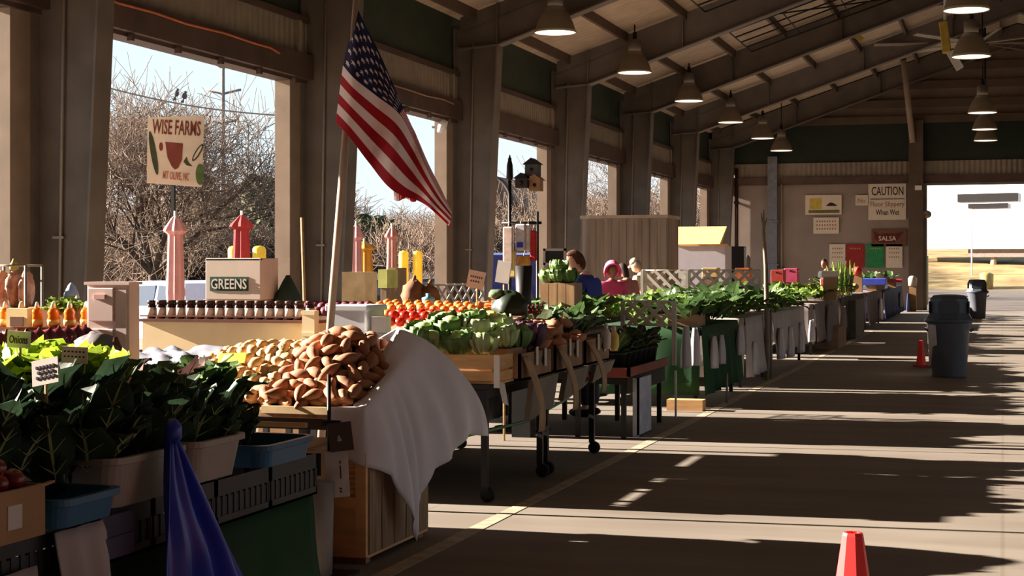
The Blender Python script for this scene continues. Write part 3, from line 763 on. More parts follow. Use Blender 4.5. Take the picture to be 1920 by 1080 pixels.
def leaf(mb, base, yaw, pitch, ln, wd, bend=.8, ruf=.12, mi=0, rib=1, seed=0, nu=8, stem=.25, veins=False):
    """one leaf: bare stem, then a rounded ruffled blade that bends outwards; the middle strip is the pale rib"""
    d = Vector((cos(yaw), sin(yaw), 0)); side = Vector((-sin(yaw), cos(yaw), 0))
    pts = []; p = Vector(base); a = pitch
    for i in range(nu + 1):
        pts.append((p.copy(), a)); p = p + (d * cos(a) + Vector((0, 0, 1)) * sin(a)) * ln / nu; a -= bend / nu * (.4 + 1.2 * i / nu)
    cols = (-1, -.6, -.06, .06, .6, 1)
    r = random.Random(seed); ph = r.uniform(0, 6)
    def fn(i, k):
        u = i / nu; c, an = pts[min(i, nu)]
        t = min(1., max(0., (u - stem) / (1 - stem)))
        w = max(.007, wd * .5 * (max(0., sin(pi * (t ** .85 * .96 + .02))) ** .6 if u >= stem - .01 else 0.))
        n = (-d * sin(an) + Vector((0, 0, 1)) * cos(an))
        return c + side * w * k + n * (abs(k) ** 1.5 * w * .35 + (ruf * wd * sin(i * 2.3 + k * 4 + ph) * abs(k) ** 1.5 if abs(k) > .3 else 0))
    o = len(mb.v)
    for i in range(nu + 1):
        for k in cols: mb.v.append(tuple(fn(i, k)))
    for i in range(nu):
        for j in range(5):
            q = o + i * 6 + j
            mb.f.append([q, q + 6, q + 7, q + 1]); mb.m.append(rib if j == 2 else mi); mb.sm.append(True)
    if veins:
        i0 = int(stem * nu) + 1
        for i in range(i0, nu - 1, 2):
            for sg in (-1, 1):
                A = fn(i, 0); B = fn(i + 1, sg * .62); n = (-d * sin(pts[i][1]) + Vector((0, 0, 1)) * cos(pts[i][1])) * .003
                mb.tube([A + n, A.lerp(B, .5) + n, B + n], [.0035, .0025, .001], 4, mi=rib, cap=False); mb.tube([A - n, A.lerp(B, .5) - n, B - n], [.0035, .0025, .001], 4, mi=rib, cap=False)
G = {}
def green(nm, rgb, tl=.25, rib=(150, 160, 110)):
    G[nm] = [M(nm + ' leaf', rgb, .5, .25, 14., transl=tl), M(nm + ' rib', rib, .6, .05)]
green('kale', (44, 62, 44), .2); green('collard', (74, 100, 58)); green('lettuce', (168, 196, 62), .3, (200, 214, 130)); green('mustard', (120, 150, 62), .3, (190, 196, 130))
green('dusty green', (112, 132, 100), .2, (210, 210, 190)); green('turnip top', (84, 112, 52), .25, (220, 216, 200)); green('red chard', (84, 60, 56), .2, (170, 60, 70))
def bunch(kind, n, ln, wd, p0, p1, seed, cat, ruf=.12, spread=.05, bend=.9, name='leaf_bunch', stem=.25):
    mb = MB(); r = random.Random(seed)
    for k in range(n):
        a = 2 * pi * (k * .618 + r.random() * .12)
        b = Vector((spread * cos(a), spread * sin(a), 0)) * r.random()
        leaf(mb, b, a, r.uniform(p0, p1), ln * r.uniform(.75, 1.1), wd * r.uniform(.8, 1.15), bend * r.uniform(.7, 1.3), ruf, 0, 1, seed * 97 + k, stem=stem, veins=kind == 'kale')
    return local_obj(name, mb, G[kind], cat)
KALE = [Kind(lambda s=s: bunch('kale', 11, .38, .21, .95, 1.5, s, 'kale', .05, .06, .7, 'kale_bunch', .2)) for s in (1, 2, 3)]
COLL = [Kind(lambda s=s: bunch('collard', 10, .34, .2, .6, 1.4, s, 'collard greens', .05, .06, 1.0, 'collard_bunch', .25)) for s in (4, 5)]
LETT = [Kind(lambda s=s: bunch('lettuce', 15, .2, .16, .3, 1.35, s, 'lettuce', .1, .03, .9, 'lettuce_head', .05)) for s in (6, 7)]
MUST = [Kind(lambda s=s: bunch('mustard', 11, .28, .15, .4, 1.3, s, 'mustard greens', .2, .05, .9, 'mustard_bunch', .2)) for s in (8, 9)]
DUST = [Kind(lambda s=s: bunch('dusty green', 11, .26, .14, .4, 1.3, s, 'cauliflower leaves', .12, .04, .8, 'leafy_head', .15)) for s in (10, 11)]
TURN = [Kind(lambda s=s: bunch('turnip top', 10, .36, .13, .25, 1.2, s, 'turnip greens', .15, .05, 1.2, 'turnip_bunch', .35)) for s in (12, 13)]
CHAR = [Kind(lambda s=s: bunch('red chard', 10, .3, .13, .5, 1.3, s, 'red leaf greens', .15, .05, .9, 'red_leaf_bunch', .25)) for s in (14,)]
def spin(): return (R.uniform(-.2, .2), R.uniform(-.2, .2), R.uniform(0, 6.28))
m_sweet = M('sweet potato skin', (168, 116, 86), .75, .15, 9.); m_pot = M('gold potato skin', (206, 170, 124), .7, .12, 9.)
def sweet(s):
    mb = MB()
    pr = []
    n = 9; ln = .19; r = random.Random(s)
    for i in range(n + 1):
        u = i / n; pr.append((max(.003, .04 * (sin(pi * u ** (.8 + .2 * r.random())) ** .75)), (u - .5) * ln))
    mb.lathe(pr, 10, rot=Matrix.Rotation(pi / 2, 3, 'Y'))
    for i, v in enumerate(mb.v):
        q = Vector(v); k = 1 + .16 * noise.noise(q * 18 + Vector((s, s, s))); b = .9 * (q.x ** 2) * (1 if s % 2 else -1)
        mb.v[i] = (q.x, q.y * k + b, q.z * k)
    return local_obj('sweet_potato', mb, m_sweet, 'sweet potato')
SWEET = [Kind(lambda s=s: sweet(s)) for s in (1, 2, 3)]
POT = [Kind(lambda s=s: local_obj('potato', MB().blob((0, 0, 0), (.048, .036, .033), s, 7, .22), m_pot, 'potato')) for s in (1, 2, 3)]
# ================================================================ NEAR LEFT STAND
XF = -3.24
m_leg = M('table leg steel', (44, 40, 40), .5, .1)
def table(label, x0, x1, y0, y1, z, top=m_wood2, leg=m_leg, name='market_table', cast=False, cat='table'):
    t = thing(name, label, cat, ((x0 + x1) / 2, (y0 + y1) / 2, 0))
    P('table_top', MB().box(x0, x1, y0, y1, z - .035, z), top, t, bevel=.004)
    for x in (x0 + .05, x1 - .05):
        for y in (y0 + .05, y1 - .05):
            lz = .09 if cast else 0
            l = P('leg', MB().box(x - .022, x + .022, y - .022, y + .022, lz, z - .035), leg, t)
            if cast: P('caster', MB().lathe([(.015, -.018), (.05, -.018), (.05, .018), (.015, .018)], 14, (x + .02, y, .05), rot=Matrix.Rotation(pi / 2, 3, 'X')).box(x - .012, x + .03, y - .025, y + .025, .06, .1), m_dark, l)
    P('apron', MB().box(x0 + .03, x1 - .03, y0 + .04, y0 + .06, z - .1, z - .035).box(x0 + .03, x1 - .03, y1 - .06, y1 - .04, z - .1, z - .035).box(x1 - .06, x1 - .04, y0 + .04, y1 - .04, z - .1, z - .035), leg, t)
    return t
def skirt(label, x0, x1, y0, y1, z, zb, mat, name='table_cloth', cat='tablecloth', near=True, wav=.03, zvar=.02, group=None, seed=1, front=True, top=True):
    """cloth over a table: top, the hanging front (towards the aisle) and the near end"""
    o = .012; mb = MB()
    if top: mb.box(x0, x1 + o, y0 - o, y1, z + .003, z + .012)
    sv = Vector((seed * 5.1, 0, 0))
    def hang(s, t):
        y = y0 - o + (y1 - y0 + o) * s
        x = x1 + o + .01 + t * (.03 + wav * (1 + sin(s * (y1 - y0) * 14 + seed)) + .03 * noise.noise(Vector((y * 3, t, 0)) + sv))
        zz = z + .01 - t * (z - zb + zvar * noise.noise(Vector((y * 4, 5, 0)) + sv))
        return (x, y, zz)
    if front: mb.sheet(max(8, int((y1 - y0) * 14)), 6, hang, .006)
    if near:
        def hang2(s, t):
            x = x1 + o - (x1 - x0) * s
            y = y0 - o - .01 - t * (.02 + wav * .6 * (1 + sin(s * 14 + seed)))
            return (x, y, z + .01 - t * (z - zb))
        mb.sheet(12, 5, hang2, .006)
    return solo(name, mb, mat, label, cat, group)
table('low table under the black crates, hidden by green cloth', -4.35, -3.3, 3.7, 7.3, .455)
skirt('dark green cloth hanging below the black crates', -4.35, -3.3, 3.7, 7.3, .455, .02, m_gcloth, wav=.01)
def slat_crate(label, x0, x1, y0, y1, z0, z1, mat, name='plastic_crate', group=None, cat='crate'):
    mb = MB(); t = .012
    mb.box(x0, x1, y0, y1, z0, z0 + t)
    for (za, zb) in ((z0, z0 + .04), (z1 - .07, z1)):
        mb.box(x1 - t, x1, y0, y1, za, zb).box(x0, x0 + t, y0, y1, za, zb).box(x0, x1, y0, y0 + t, za, zb).box(x0, x1, y1 - t, y1, za, zb)
    n = 9
    for i in range(n + 1):
        y = y0 + (y1 - y0 - .025) * i / n; mb.box(x1 - t, x1 - .002, y, y + .025, z0, z1); mb.box(x0 + .002, x0 + t, y, y + .025, z0, z1)
    for i in range(7):
        x = x0 + (x1 - x0 - .025) * i / 6; mb.box(x, x + .025, y0 + .002, y0 + t, z0, z1); mb.box(x, x + .025, y1 - t, y1 - .002, z0, z1)
    mb.box(x1 - t - .004, x1 - .006, y0, y1, z0, z0 + .12)
    return solo(name, mb, mat, label, cat, group)
names = ['black slatted crate below the cardboard box of apples', 'black slatted crate below the blue tub', 'black slatted crate below the long milky tub', 'black slatted crate right of the hanging blue tarp', 'black slatted crate at the right end of the row, below the small blue bin']
for i in range(5):
    y = 4.62 + .535 * i
    slat_crate(names[i], -3.85, XF, y, y + .52, .472, .672, m_bcrate, group='black crates along the stand')
for i, lab in ((0, 'black crate of the back row, under the left greens'), (2, 'black crate of the back row, under the middle greens'), (4, 'black crate of the back row, under the right greens')):
    slat_crate(lab, -4.32, -3.87, 4.62 + .535 * i, 4.62 + .535 * i + .52, .472, .85, m_bcrate, group='black crates along the stand')
def tub(label, x0, x1, y0, y1, z0, z1, mat, name='plastic_tub', cat='tub', tap=.03, group=None):
    t = thing(name, label, cat, ((x0 + x1) / 2, (y0 + y1) / 2, z0))
    cx, cy = (x0 + x1) / 2, (y0 + y1) / 2
    def ring(k, z, n=6):
        hx = (x1 - x0) / 2 - k; hy = (y1 - y0) / 2 - k; r = min(hx, hy) * .3; out = []
        for (sx, sy, a0) in ((1, 1, 0), (-1, 1, pi / 2), (-1, -1, pi), (1, -1, 3 * pi / 2)):
            for i in range(n):
                a = a0 + pi / 2 * i / (n - 1); out.append((cx + sx * (hx - r) + r * cos(a), cy + sy * (hy - r) + r * sin(a), z))
        return out
    lv = [ring(tap, z0), ring(0, z1), ring(.012, z1), ring(tap + .012, z0 + .012)]
    mb = MB(); n = len(lv[0]); vs = sum(lv, []); fs = [tuple(range(n))[::-1]]
    for a in range(3):
        for k in range(n): fs.append((a * n + k, a * n + (k + 1) % n, (a + 1) * n + (k + 1) % n, (a + 1) * n + k))
    fs.append(tuple(3 * n + k for k in range(n)))
    mb.add(vs, fs, 0, False); P('body', mb, mat, t)
    lv = [ring(-.004, z1 - .025), ring(-.016, z1 - .02), ring(-.016, z1 + .004), ring(.012, z1 + .004), ring(.012, z1 - .01)]
    mb = MB(); vs = sum(lv, []); fs = []
    for a in range(4):
        for k in range(n): fs.append((a * n + k, a * n + (k + 1) % n, (a + 1) * n + (k + 1) % n, (a + 1) * n + k))
    mb.add(vs, fs, 0, False); P('rim', mb, mat, t)
    return t
tub('long milky plastic tub of kale at the front of the stand', -3.78, -3.2, 5.33, 5.9, .675, .865, m_clear)
tub('milky plastic tub of kale right of the blue tarp', -3.78, -3.2, 5.98, 6.42, .685, .86, m_clear)
tub('blue plastic tub beside the cardboard box of apples', -3.62, -3.14, 4.88, 5.27, .675, .775, m_bluetub, tap=.015)
tub('small blue bin of greens at the right end of the crates', -3.7, -3.2, 6.62, 7.16, .675, .775, m_bluetub, tap=.015)
# cardboard box of red apples, bottom left
t = thing('cardboard_box', 'brown cardboard box of red apples at the left edge', 'box', (-3.5, 4.5, .675))
mb = MB().box(-3.82, -3.17, 4.2, 4.8, .675, .69)
for a in ((-3.17, -3.155, 4.2, 4.8), (-3.82, -3.805, 4.2, 4.8), (-3.82, -3.17, 4.2, 4.215), (-3.82, -3.17, 4.785, 4.8)): mb.box(*a, .675, .85)
P('carton', mb, m_card, t)
P('flap', MB().hexa([(-3.17, 4.785, .84), (-3.155, 4.8, .84), (-3.155, 4.86, .845), (-3.17, 4.85, .845), (-3.17, 4.785, .848), (-3.155, 4.8, .848), (-3.155, 4.86, .853), (-3.17, 4.85, .853)]), m_card, t)
P('sticker', MB().box(-3.155, -3.151, 4.58, 4.66, .72, .8), m_paper, t)
m_apple = M('red apple skin', (132, 34, 34), .3, .25, 8., spec=.5)
def mk_apple():
    t = thing('apple', '', 'apple')
    P('flesh', MB().lathe([(.004, -.03), (.02, -.034), (.034, -.02), (.04, .0), (.037, .02), (.022, .034), (.008, .03), (.003, .024)], 14), m_apple, t)
    P('stem', MB().tube([(0, 0, .024), (.003, 0, .045)], .002, 5), m_wood2, t)
    return t
APPLE = Kind(mk_apple)
k = 0
for (nx, ny, z, ox) in ((6, 6, .8, 0), (5, 5, .862, .03), (4, 4, .918, .06)):
    for i in range(nx):
        for j in range(ny):
            APPLE.put((-3.205 - ox - i * .1 * (.88), 4.33 + ox + j * .092, z + R.uniform(-.006, .006)), (R.uniform(-.5, .5), R.uniform(-.5, .5), R.uniform(0, 6)), 'dark red apple heaped in the cardboard box at the left edge', 'apples in the cardboard box')
m_wcloth = M('dingy white cloth', (176, 164, 160), .9, .05, 3.)
def hangcloth(label, y0, y1, z1, z0, mat, x=XF + .02, name='hanging_cloth', cat='cloth', seed=1, flare=.04, th=.005, narrow=0.):
    def fn(s, t):
        yc = (y0 + y1) / 2; k = 1 - narrow * (1 - t)
        y = yc + (y0 + (y1 - y0) * s - yc) * k
        return (x + .01 + flare * t + .018 * (1 + sin(s * 15 + seed)) * (.3 + t), y, z1 - (z1 - z0) * t + .03 * t * noise.noise(Vector((s * 4, seed, 0))))
    return solo(name, MB().sheet(16, 8, fn, th), mat, label, cat)
hangcloth('dingy white cloth hanging below the blue tub', 4.92, 5.27, .655, .28, m_wcloth, seed=2)
hangcloth('grey white cloth hanging at the bottom left corner', 4.3, 4.82, .56, .2, M('grey white cloth', (160, 148, 146), .9), seed=4, flare=.02)
solo('purple_sheet', MB().box(-3.235, -3.2, 5.23, 5.47, .5, .66).box(-3.2, -3.19, 5.25, 5.45, .5, .58), M('dark purple plastic', (64, 54, 78), .5), 'dark purple plastic panel hanging beside the white cloth', 'panel')
# blue tarp gathered at the top and flaring down
def tarp(s, t):
    f = (s - .5)
    half = .03 + .46 * t
    yc = 5.59 + .26 * t
    y = yc + f * 2 * half
    x = -3.12 + .05 * t + .03 * (1 + cos(s * 23)) * (.4 + .6 * t) + .03 * noise.noise(Vector((s * 4, t * 3, 1)))
    return (x, y, .93 - .9 * t)
t = thing('blue_tarp', 'bright blue tarp gathered at the top and hanging down the front of the stand', 'tarp', (-3.1, 5.8, 0))
P('sheet', MB().sheet(34, 16, tarp, .005), m_blueb, t)
P('knot', MB().blob((-3.1, 5.59, .95), (.035, .035, .05), 2, 6, .2), m_blueb, t)
# kale and other greens on the stand
def put(kinds, x, y, z, label, group, sc=1., rot=None): 
    return R.choice(kinds).put((x, y, z), rot or spin(), label, group, sc * R.uniform(.88, 1.1))
for i in range(13):
    y = 4.95 + i * .165
    if y < 5.25: put(KALE, -3.52, y, .79, 'dark kale bunch standing in the blue tub', 'kale in the blue tub', .9)
    elif y < 5.9: put(KALE, -3.42 + .05 * (i % 2), y, .74, 'dark kale bunch standing in the long milky tub', 'kale in the long milky tub', 1.05)
    elif y < 6.45: put(KALE, -3.42 + .05 * (i % 2), y, .73, 'dark kale bunch in the milky tub right of the blue tarp', 'kale in the tub by the tarp', .95)
    else: put(KALE, -3.46, y, .72, 'dark kale bunch in the small blue bin', 'kale in the small blue bin', .62)
for i in range(12):
    y = 4.75 + i * .2
    if y < 6.6: put(KALE, -3.72, y, .78 if y < 6 else .74, 'dark kale bunch in the row behind the tubs', 'kale behind the tubs', 1.08)
for i in range(9):
    y = 5.5 + i * .12
    put(LETT, -4.0, y, 1.02, 'bright green lettuce head behind the kale on the left', 'lettuce on the left', 1.35)
    put(LETT, -4.2, y + .07, 1.03, 'bright green lettuce head behind the kale on the left', 'lettuce on the left', 1.35)
for i in range(11):
    y = 6.3 + i * .12
    k = (COLL, MUST, DUST, CHAR)[i % 4]; nm = ('flat collard bunch', 'frilly mustard bunch', 'pale grey green leafy head', 'dark red leaf bunch')[i % 4]
    put(k, -4.02 + .08 * (i % 3), y, .9, nm + ' between the kale and the potatoes', nm + 'es by the potatoes', .9)
    if i % 2: put(COLL, -3.85, y, .86, 'flat collard bunch between the kale and the potatoes', 'flat collard bunches by the potatoes', .8)
for i in range(5):
    put(KALE, -3.75, 6.6 + i * .16, .74, 'dark kale bunch beside the potato heap', 'kale by the potato heap', .8)
solo('cauliflower', MB().blob((-3.78, 6.25, 1.1), (.09, .085, .07), 5, 10, .18, 9.), M('peach cauliflower', (222, 168, 128), .8, .1, 20.), 'peach coloured cauliflower half sunk in the greens', 'cauliflower')
# greens need a raised base at the back
table('narrow raised table behind the kale on the left', -4.75, -4.36, 4.5, 7.3, 1.14)
# red onions behind the lettuce
m_onion = M('red onion skin', (112, 40, 54), .35, .2, 7., spec=.5)
def mk_onion():
    t = thing('red_onion', '', 'onion')
    P('bulb', MB().lathe([(.01, -.042), (.03, -.036), (.05, -.01), (.05, .01), (.035, .032), (.012, .046), (.005, .06)], 14), m_onion, t)
    P('root', MB().lathe([(.008, -.05), (.012, -.04)], 6), m_wood, t)
    return t
ONION = Kind(mk_onion)
for i in range(12):
    for j in range(3):
        ONION.put((-4.42 - j * .1, 6.3 + i * .083 + .02 * j, 1.19 + .05 * (j == 1)), (R.uniform(-.4, .4), R.uniform(-.4, .4), R.uniform(0, 6)), 'glossy red onion in the row behind the lettuce', 'red onions behind the lettuce')
tub('dark low tray behind the red onions', -5.15, -4.8, 6.6, 7.1, .83, 1.1, M('dark teal plastic', (40, 66, 70), .5))
# --- price cards
def card(px0, py0, px1, py1, d, mat, label, lines=(), tilt=0., lean=0., stick=None, cat='price card', name='price_card', ink=m_pen, yaw=.2):
    c = at((px0 + px1) / 2, (py0 + py1) / 2, d); w = (px1 - px0) * d / FOC; h = (py1 - py0) * d / FOC
    rot = Matrix.Rotation(TH - yaw, 3, 'Z') @ Matrix.Rotation(tilt, 3, 'Y') @ Matrix.Rotation(lean, 3, 'X')
    t = thing(name, label, cat, c - Vector((0, 0, h / 2)))
    P('card', MB().cbox(c, (w, .006, h), rot), mat, t)
    e = (rot @ Matrix.Rotation(pi / 2, 3, 'X')).to_euler()
    for (body, fx, fy, fw, fh) in lines:
        text(body, t, ink, c + rot @ Vector(((fx - .5) * w, -.0035, (.5 - fy) * h)), fw * w, e, fh * h)
    if stick: P('stick', MB().tube([c + rot @ Vector((0, .006, h * .4)), Vector((c.x, c.y + .01, stick))], .006, 6), m_wood, t)
    return t
card(12, 621, 59, 652, 6.6, m_paper, 'white card reading Onions among the red onions', (('Onions', .5, .5, .8, .5),), .05, stick=1.05)
card(114, 650, 166, 681, 6.5, m_pink2, 'pinkish price card behind the lettuce', (('IIIIII', .5, .3, .8, .1), ('IIIIII', .5, .6, .8, .1)), .04, stick=1.0)
card(58, 672, 112, 722, 6.0, m_paper, 'white price card leaning on the bright lettuce', (('IIIIII', .5, .3, .7, .1), ('IIII', .5, .5, .6, .1), ('IIIII', .5, .7, .7, .1)), -.2, -.3, stick=1.0)
card(490, 651, 548, 690, 9.25, M('aged card', (226, 206, 170), .7), 'cream price card between gold and sweet potatoes', (('IIIII', .5, .4, .7, .12),), .08, -.3, stick=1.02)
card(408, 660, 462, 684, 9.1, m_ylw, 'bright yellow price card on the gold potatoes', (), -.05, -.7, stick=.95)
# ================================================================ SWEET POTATO TABLE
table('wooden table under the sweet potatoes and grey canvas', -4.5, -3.3, 8.03, 9.05, .8)
def sm(a, b, x):
    t = max(0, min(1, (x - a) / (b - a))); return t * t * (3 - 2 * t)
def gv(v): return sm(-.05, .55, v) - .45 * sm(.6, 1.05, v)
def hs(x, y):
    u = (x + 3.98) / .66; v = (y - 8.06) / .95
    f = (.5 + .5 * sm(0, .45, u)) * (1 - .72 * sm(.55, 1.05, u))
    return .815 + .33 * f * gv(v)
def hw(x, y):
    v = (y - 8.06) / .95
    return .815 + .27 * gv(v) * (1 - .25 * sm(-4.2, -4.5, x))
t = thing('produce_tray', 'shallow pale wooden tray holding the heaps of potatoes', 'tray', (-3.9, 8.6, .8))
P('base', MB().box(-4.5, -3.34, 8.03, 9.04, .802, .815), m_wood, t)
P('lip', MB().box(-3.9, -3.3, 8.01, 8.035, .79, .83), M('pale lip wood', (236, 206, 160), .6), t)
P('side_board', MB().prism([(-3.36, 8.05, .815), (-3.36, 9.02, .815), (-3.36, 9.02, 1.15), (-3.36, 8.8, 1.1), (-3.36, 8.1, .83)], (.015, 0, 0)), m_wood2, t)
P('back_board', MB().box(-4.5, -3.36, 9.02, 9.04, .815, 1.1), m_wood2, t)
mb = MB().grid(14, 14, lambda a, b: (-4.46 + 1.1 * a, 8.06 + .95 * b, max(.816, (hs(-4.46 + 1.1 * a, 8.06 + .95 * b) if -4.46 + 1.1 * a > -3.97 else hw(-4.46 + 1.1 * a, 8.06 + .95 * b)) - .06)))
P('liner', mb, M('dark sacking', (70, 52, 40), .95), t)
def scatter(fn, x0, x1, y0, y1, sep, test, layers, kinds, dz, label, group, cap, sc=1.):
    n = 0
    for L_ in range(layers):
        pts = []; tries = 0
        while tries < 9000 and n < cap:
            tries += 1
            x = R.uniform(x0, x1); y = R.uniform(y0, y1)
            if not test(x, y): continue
            if any((x - a) ** 2 + (y - b) ** 2 < sep ** 2 for a, b in pts): continue
            pts.append((x, y)); n += 1
            e = .02; gx = (fn(x + e, y) - fn(x - e, y)) / (2 * e); gy = (fn(x, y + e) - fn(x, y - e)) / (2 * e)
            yaw = R.uniform(0, 6.28)
            dx = Vector((cos(yaw), sin(yaw), gx * cos(yaw) + gy * sin(yaw))).normalized(); nz = Vector((-gx, -gy, 1)).normalized(); dy = nz.cross(dx)
            rot = Matrix((dx, dy, nz)).transposed() @ Matrix.Rotation(R.uniform(-.3, .3), 3, 'Y')
            R.choice(kinds).put(Vector((x, y, fn(x, y))) + nz * (dz + L_ * dz * 1.3), rot.to_euler(), label, group, R.uniform(.82, 1.12) * sc)
split = lambda x, y: x > -3.98 + .28 * (y - 8.06) / .95
scatter(hs, -3.98, -3.4, 8.08, 8.98, .068, split, 3, SWEET, .02, 'brown sweet potato in the big heap beside the grey canvas', 'sweet potatoes in the heap', 280, .82)
scatter(hw, -4.44, -3.66, 8.1, 8.98, .054, lambda x, y: not split(x, y), 2, POT, .022, 'gold potato in the heap left of the sweet potatoes', 'gold potatoes in the heap', 295, .92)
# grey canvas draped over the end of the table
ST_ = [((-3.50, 7.985, .83), (-3.47, 7.96, .815), (-3.46, 7.95, .60)), ((-3.36, 8.03, .83), (-3.28, 7.97, .822), (-3.24, 7.93, .53)), ((-3.40, 8.13, .84), (-3.285, 8.13, .89), (-3.17, 8.12, .46)),
       ((-3.40, 8.25, .87), (-3.28, 8.26, .955), (-3.13, 8.31, .2)), ((-3.40, 8.31, .89), (-3.28, 8.33, .985), (-3.12, 8.39, .06)), ((-3.40, 8.37, .9), (-3.28, 8.39, 1.01), (-3.12, 8.46, .32)), ((-3.40, 8.47, 1.02), (-3.28, 8.5, 1.05), (-3.1, 8.6, .44)),
       ((-3.40, 8.6, 1.13), (-3.28, 8.64, 1.09), (-3.07, 8.82, .49)), ((-3.40, 8.74, 1.2), (-3.285, 8.8, 1.145), (-3.03, 9.02, .60)), ((-3.42, 8.84, 1.23), (-3.31, 8.92, 1.175), (-2.98, 9.2, .57)),
       ((-3.58, 8.9, 1.15), (-3.46, 9.02, 1.13), (-3.3, 9.24, .66)), ((-3.82, 8.95, 1.1), (-3.7, 9.05, 1.07), (-3.65, 9.18, .8)), ((-4.15, 8.96, 1.05), (-4.1, 9.06, 1.04), (-4.1, 9.14, .9))]
def canvas(s, t):
    k = s * (len(ST_) - 1); i = min(int(k), len(ST_) - 2); f = k - i
    def L3(j): return Vector(ST_[i][j]).lerp(Vector(ST_[i + 1][j]), f)
    a, b, c = L3(0), L3(1), L3(2)
    if t < .18: q = a.lerp(b, t / .18)
    else:
        u = min(1., (t - .18) / .82)
        out = Vector((c.x - b.x, c.y - b.y, 0))
        q = Vector((b.x, b.y, 0)) + out * (1 - (1 - u) ** 1.8); q.z = b.z + (c.z - b.z) * u ** 1.12
        w = .035 * u; q.x += w * noise.noise(Vector((s * 16, u * 1.5, 0))) + .012 * u * sin(s * 60); q.y += w * .4 * noise.noise(Vector((s * 12, 9, u)))
    return q
solo('grey_canvas', MB().sheet(60, 18, canvas, .006), m_canvas, 'large grey canvas draped over the end of the sweet potato table', 'cloth')
# wooden cabinet under the table
t = thing('wooden_cabinet', 'orange brown wooden cabinet under the draped canvas', 'cabinet', (-3.37, 8.35, 0))
P('carcass', MB().box(-3.56, -3.25, 7.96, 8.9, .03, .6), m_board, t, bevel=.004)
d = MB().box(-3.56, -3.5, 7.935, 7.96, .04, .6).box(-3.31, -3.25, 7.935, 7.96, .04, .6)
for z in (.04, .3, .54): d.box(-3.5, -3.31, 7.935, 7.96, z, z + .06)
for k in range(6): d.cbox((-3.405, 7.95, .385 + k * .028), (.19, .008, .03), Matrix.Rotation(.5, 3, 'X'))
d.box(-3.5, -3.31, 7.95, 7.96, .1, .3)
P('door', d, m_board, t)
sd = MB()
for k in range(5): sd.box(-3.25, -3.242, 7.97 + k * .186, 7.97 + k * .186 + .17, .05, .58)
P('side_planks', sd, m_wood2, t)
for yy in (7.98, 8.8): P('foot', MB().box(-3.54, -3.27, yy, yy + .07, 0, .03), m_wood2, t)
# bits between the crates and the cabinet
c = at(617, 800, 8.25)
t = thing('sign_stand', 'thin black stand with clipped signs beside the sweet potatoes', 'stand', (c.x, c.y, 0))
P('pole', MB().tube([(c.x, c.y, 0), (c.x, c.y, 1.04)], .011, 8), m_black, t)
P('base', MB().box(c.x - .12, c.x + .12, c.y - .12, c.y + .12, 0, .015), m_black, t)
P('clip', MB().cbox((c.x + .02, c.y - .012, .79), (.1, .02, .03)), m_black, t)
card(616, 792, 661, 846, 8.2, M('dark brown card', (84, 68, 64), .6), 'dark brown tag hanging on the black stand', (('&', .45, .55, .2, .2),), -.12, cat='tag', name='hanging_tag', ink=m_paper, yaw=0)
card(611, 846, 654, 932, 8.22, M('greyish white card', (192, 184, 186), .6), 'greyish white sign hanging below the dark tag', (('i', .65, .4, .06, .4), ('=', .62, .85, .1, .1)), -.06, cat='sign', name='hanging_sign', yaw=0)
t = card(565, 850, 602, 892, 7.95, M('charcoal card', (44, 46, 54), .6), 'small charcoal board with a white ring left of the hanging signs', (('O', .5, .5, .66, .62),), .0, cat='board', name='ring_board', ink=m_paper, yaw=0)
c = at(597, 905, 8.1)
solo('grey_bucket', MB().lathe([(.085, 0), (.095, .49)], 18, (c.x - .06, c.y + .1, 0)), M('grey bucket plastic', (142, 134, 130), .6), 'grey bucket behind the hanging signs', 'bucket')
t = thing('cardboard_carton', 'cardboard carton with a loose stick below the tray lip', 'box', (-3.72, 7.75, .0))
P('carton', MB().box(-3.95, -3.45, 7.62, 7.9, .3, .68).box(-3.45, -3.4, 7.62, 7.9, .64, .65), m_card, t)
P('strut', MB().tube([(-3.93, 7.6, .77), (-3.55, 7.58, .6)], .012, 6).box(-3.95, -3.45, 7.6, 7.63, .76, .785), m_wood, t)
P('crate_base', MB().box(-3.95, -3.45, 7.62, 7.9, 0, .3), m_bcrate, t)
# ================================================================ BACK TABLES ON THE LEFT
table('long back table under the honey and the white drawers', -6.4, -4.5, 7.32, 7.92, .82)
table('long table under the cream jar shelf', -6.5, -4.9, 10.9, 11.5, .82)
# jar shelf
t = thing('jar_shelf', 'cream painted shelf box under the row of jars', 'shelf', (-5.6, 11.2, .82))
m_creamp = M('cream painted board', (222, 200, 160), .7, .06, 3.)
c0 = at(258, 601, 12.4); c1 = at(600, 601, 12.1)
P('carcass', MB().box(c0.x, c1.x, 11.08, 11.4, .82, 1.165), m_creamp, t)
P('shelf_board', MB().box(c0.x - .02, c1.x + .02, 11.03, 11.42, 1.165, 1.187), M('dark shelf board', (96, 56, 40), .7), t)
P('rail', MB().box(c0.x, c1.x - .12, 11.035, 11.05, 1.205, 1.215), M('dark shelf board', (96, 56, 40)), t)
m_jam = M('dark preserve', (56, 26, 22), .2, .2, 6., spec=.6); m_lid = M('dark jar lid', (60, 36, 30), .4); m_lab = M('jar label', (226, 206, 192), .7, .03)
def mk_jar():
    t = thing('preserve_jar', '', 'jar')
    P('glass', MB().lathe([(.028, 0), (.032, .006), (.032, .088), (.026, .1), (.026, .105)], 16), m_jam, t)
    P('paper_label', MB().lathe([(.0328, .022), (.0328, .076)], 16), m_lab, t)
    P('lid', MB().lathe([(.029, .1), (.029, .122), (.027, .125)], 16), m_lid, t)
    return t
JAR = Kind(mk_jar)
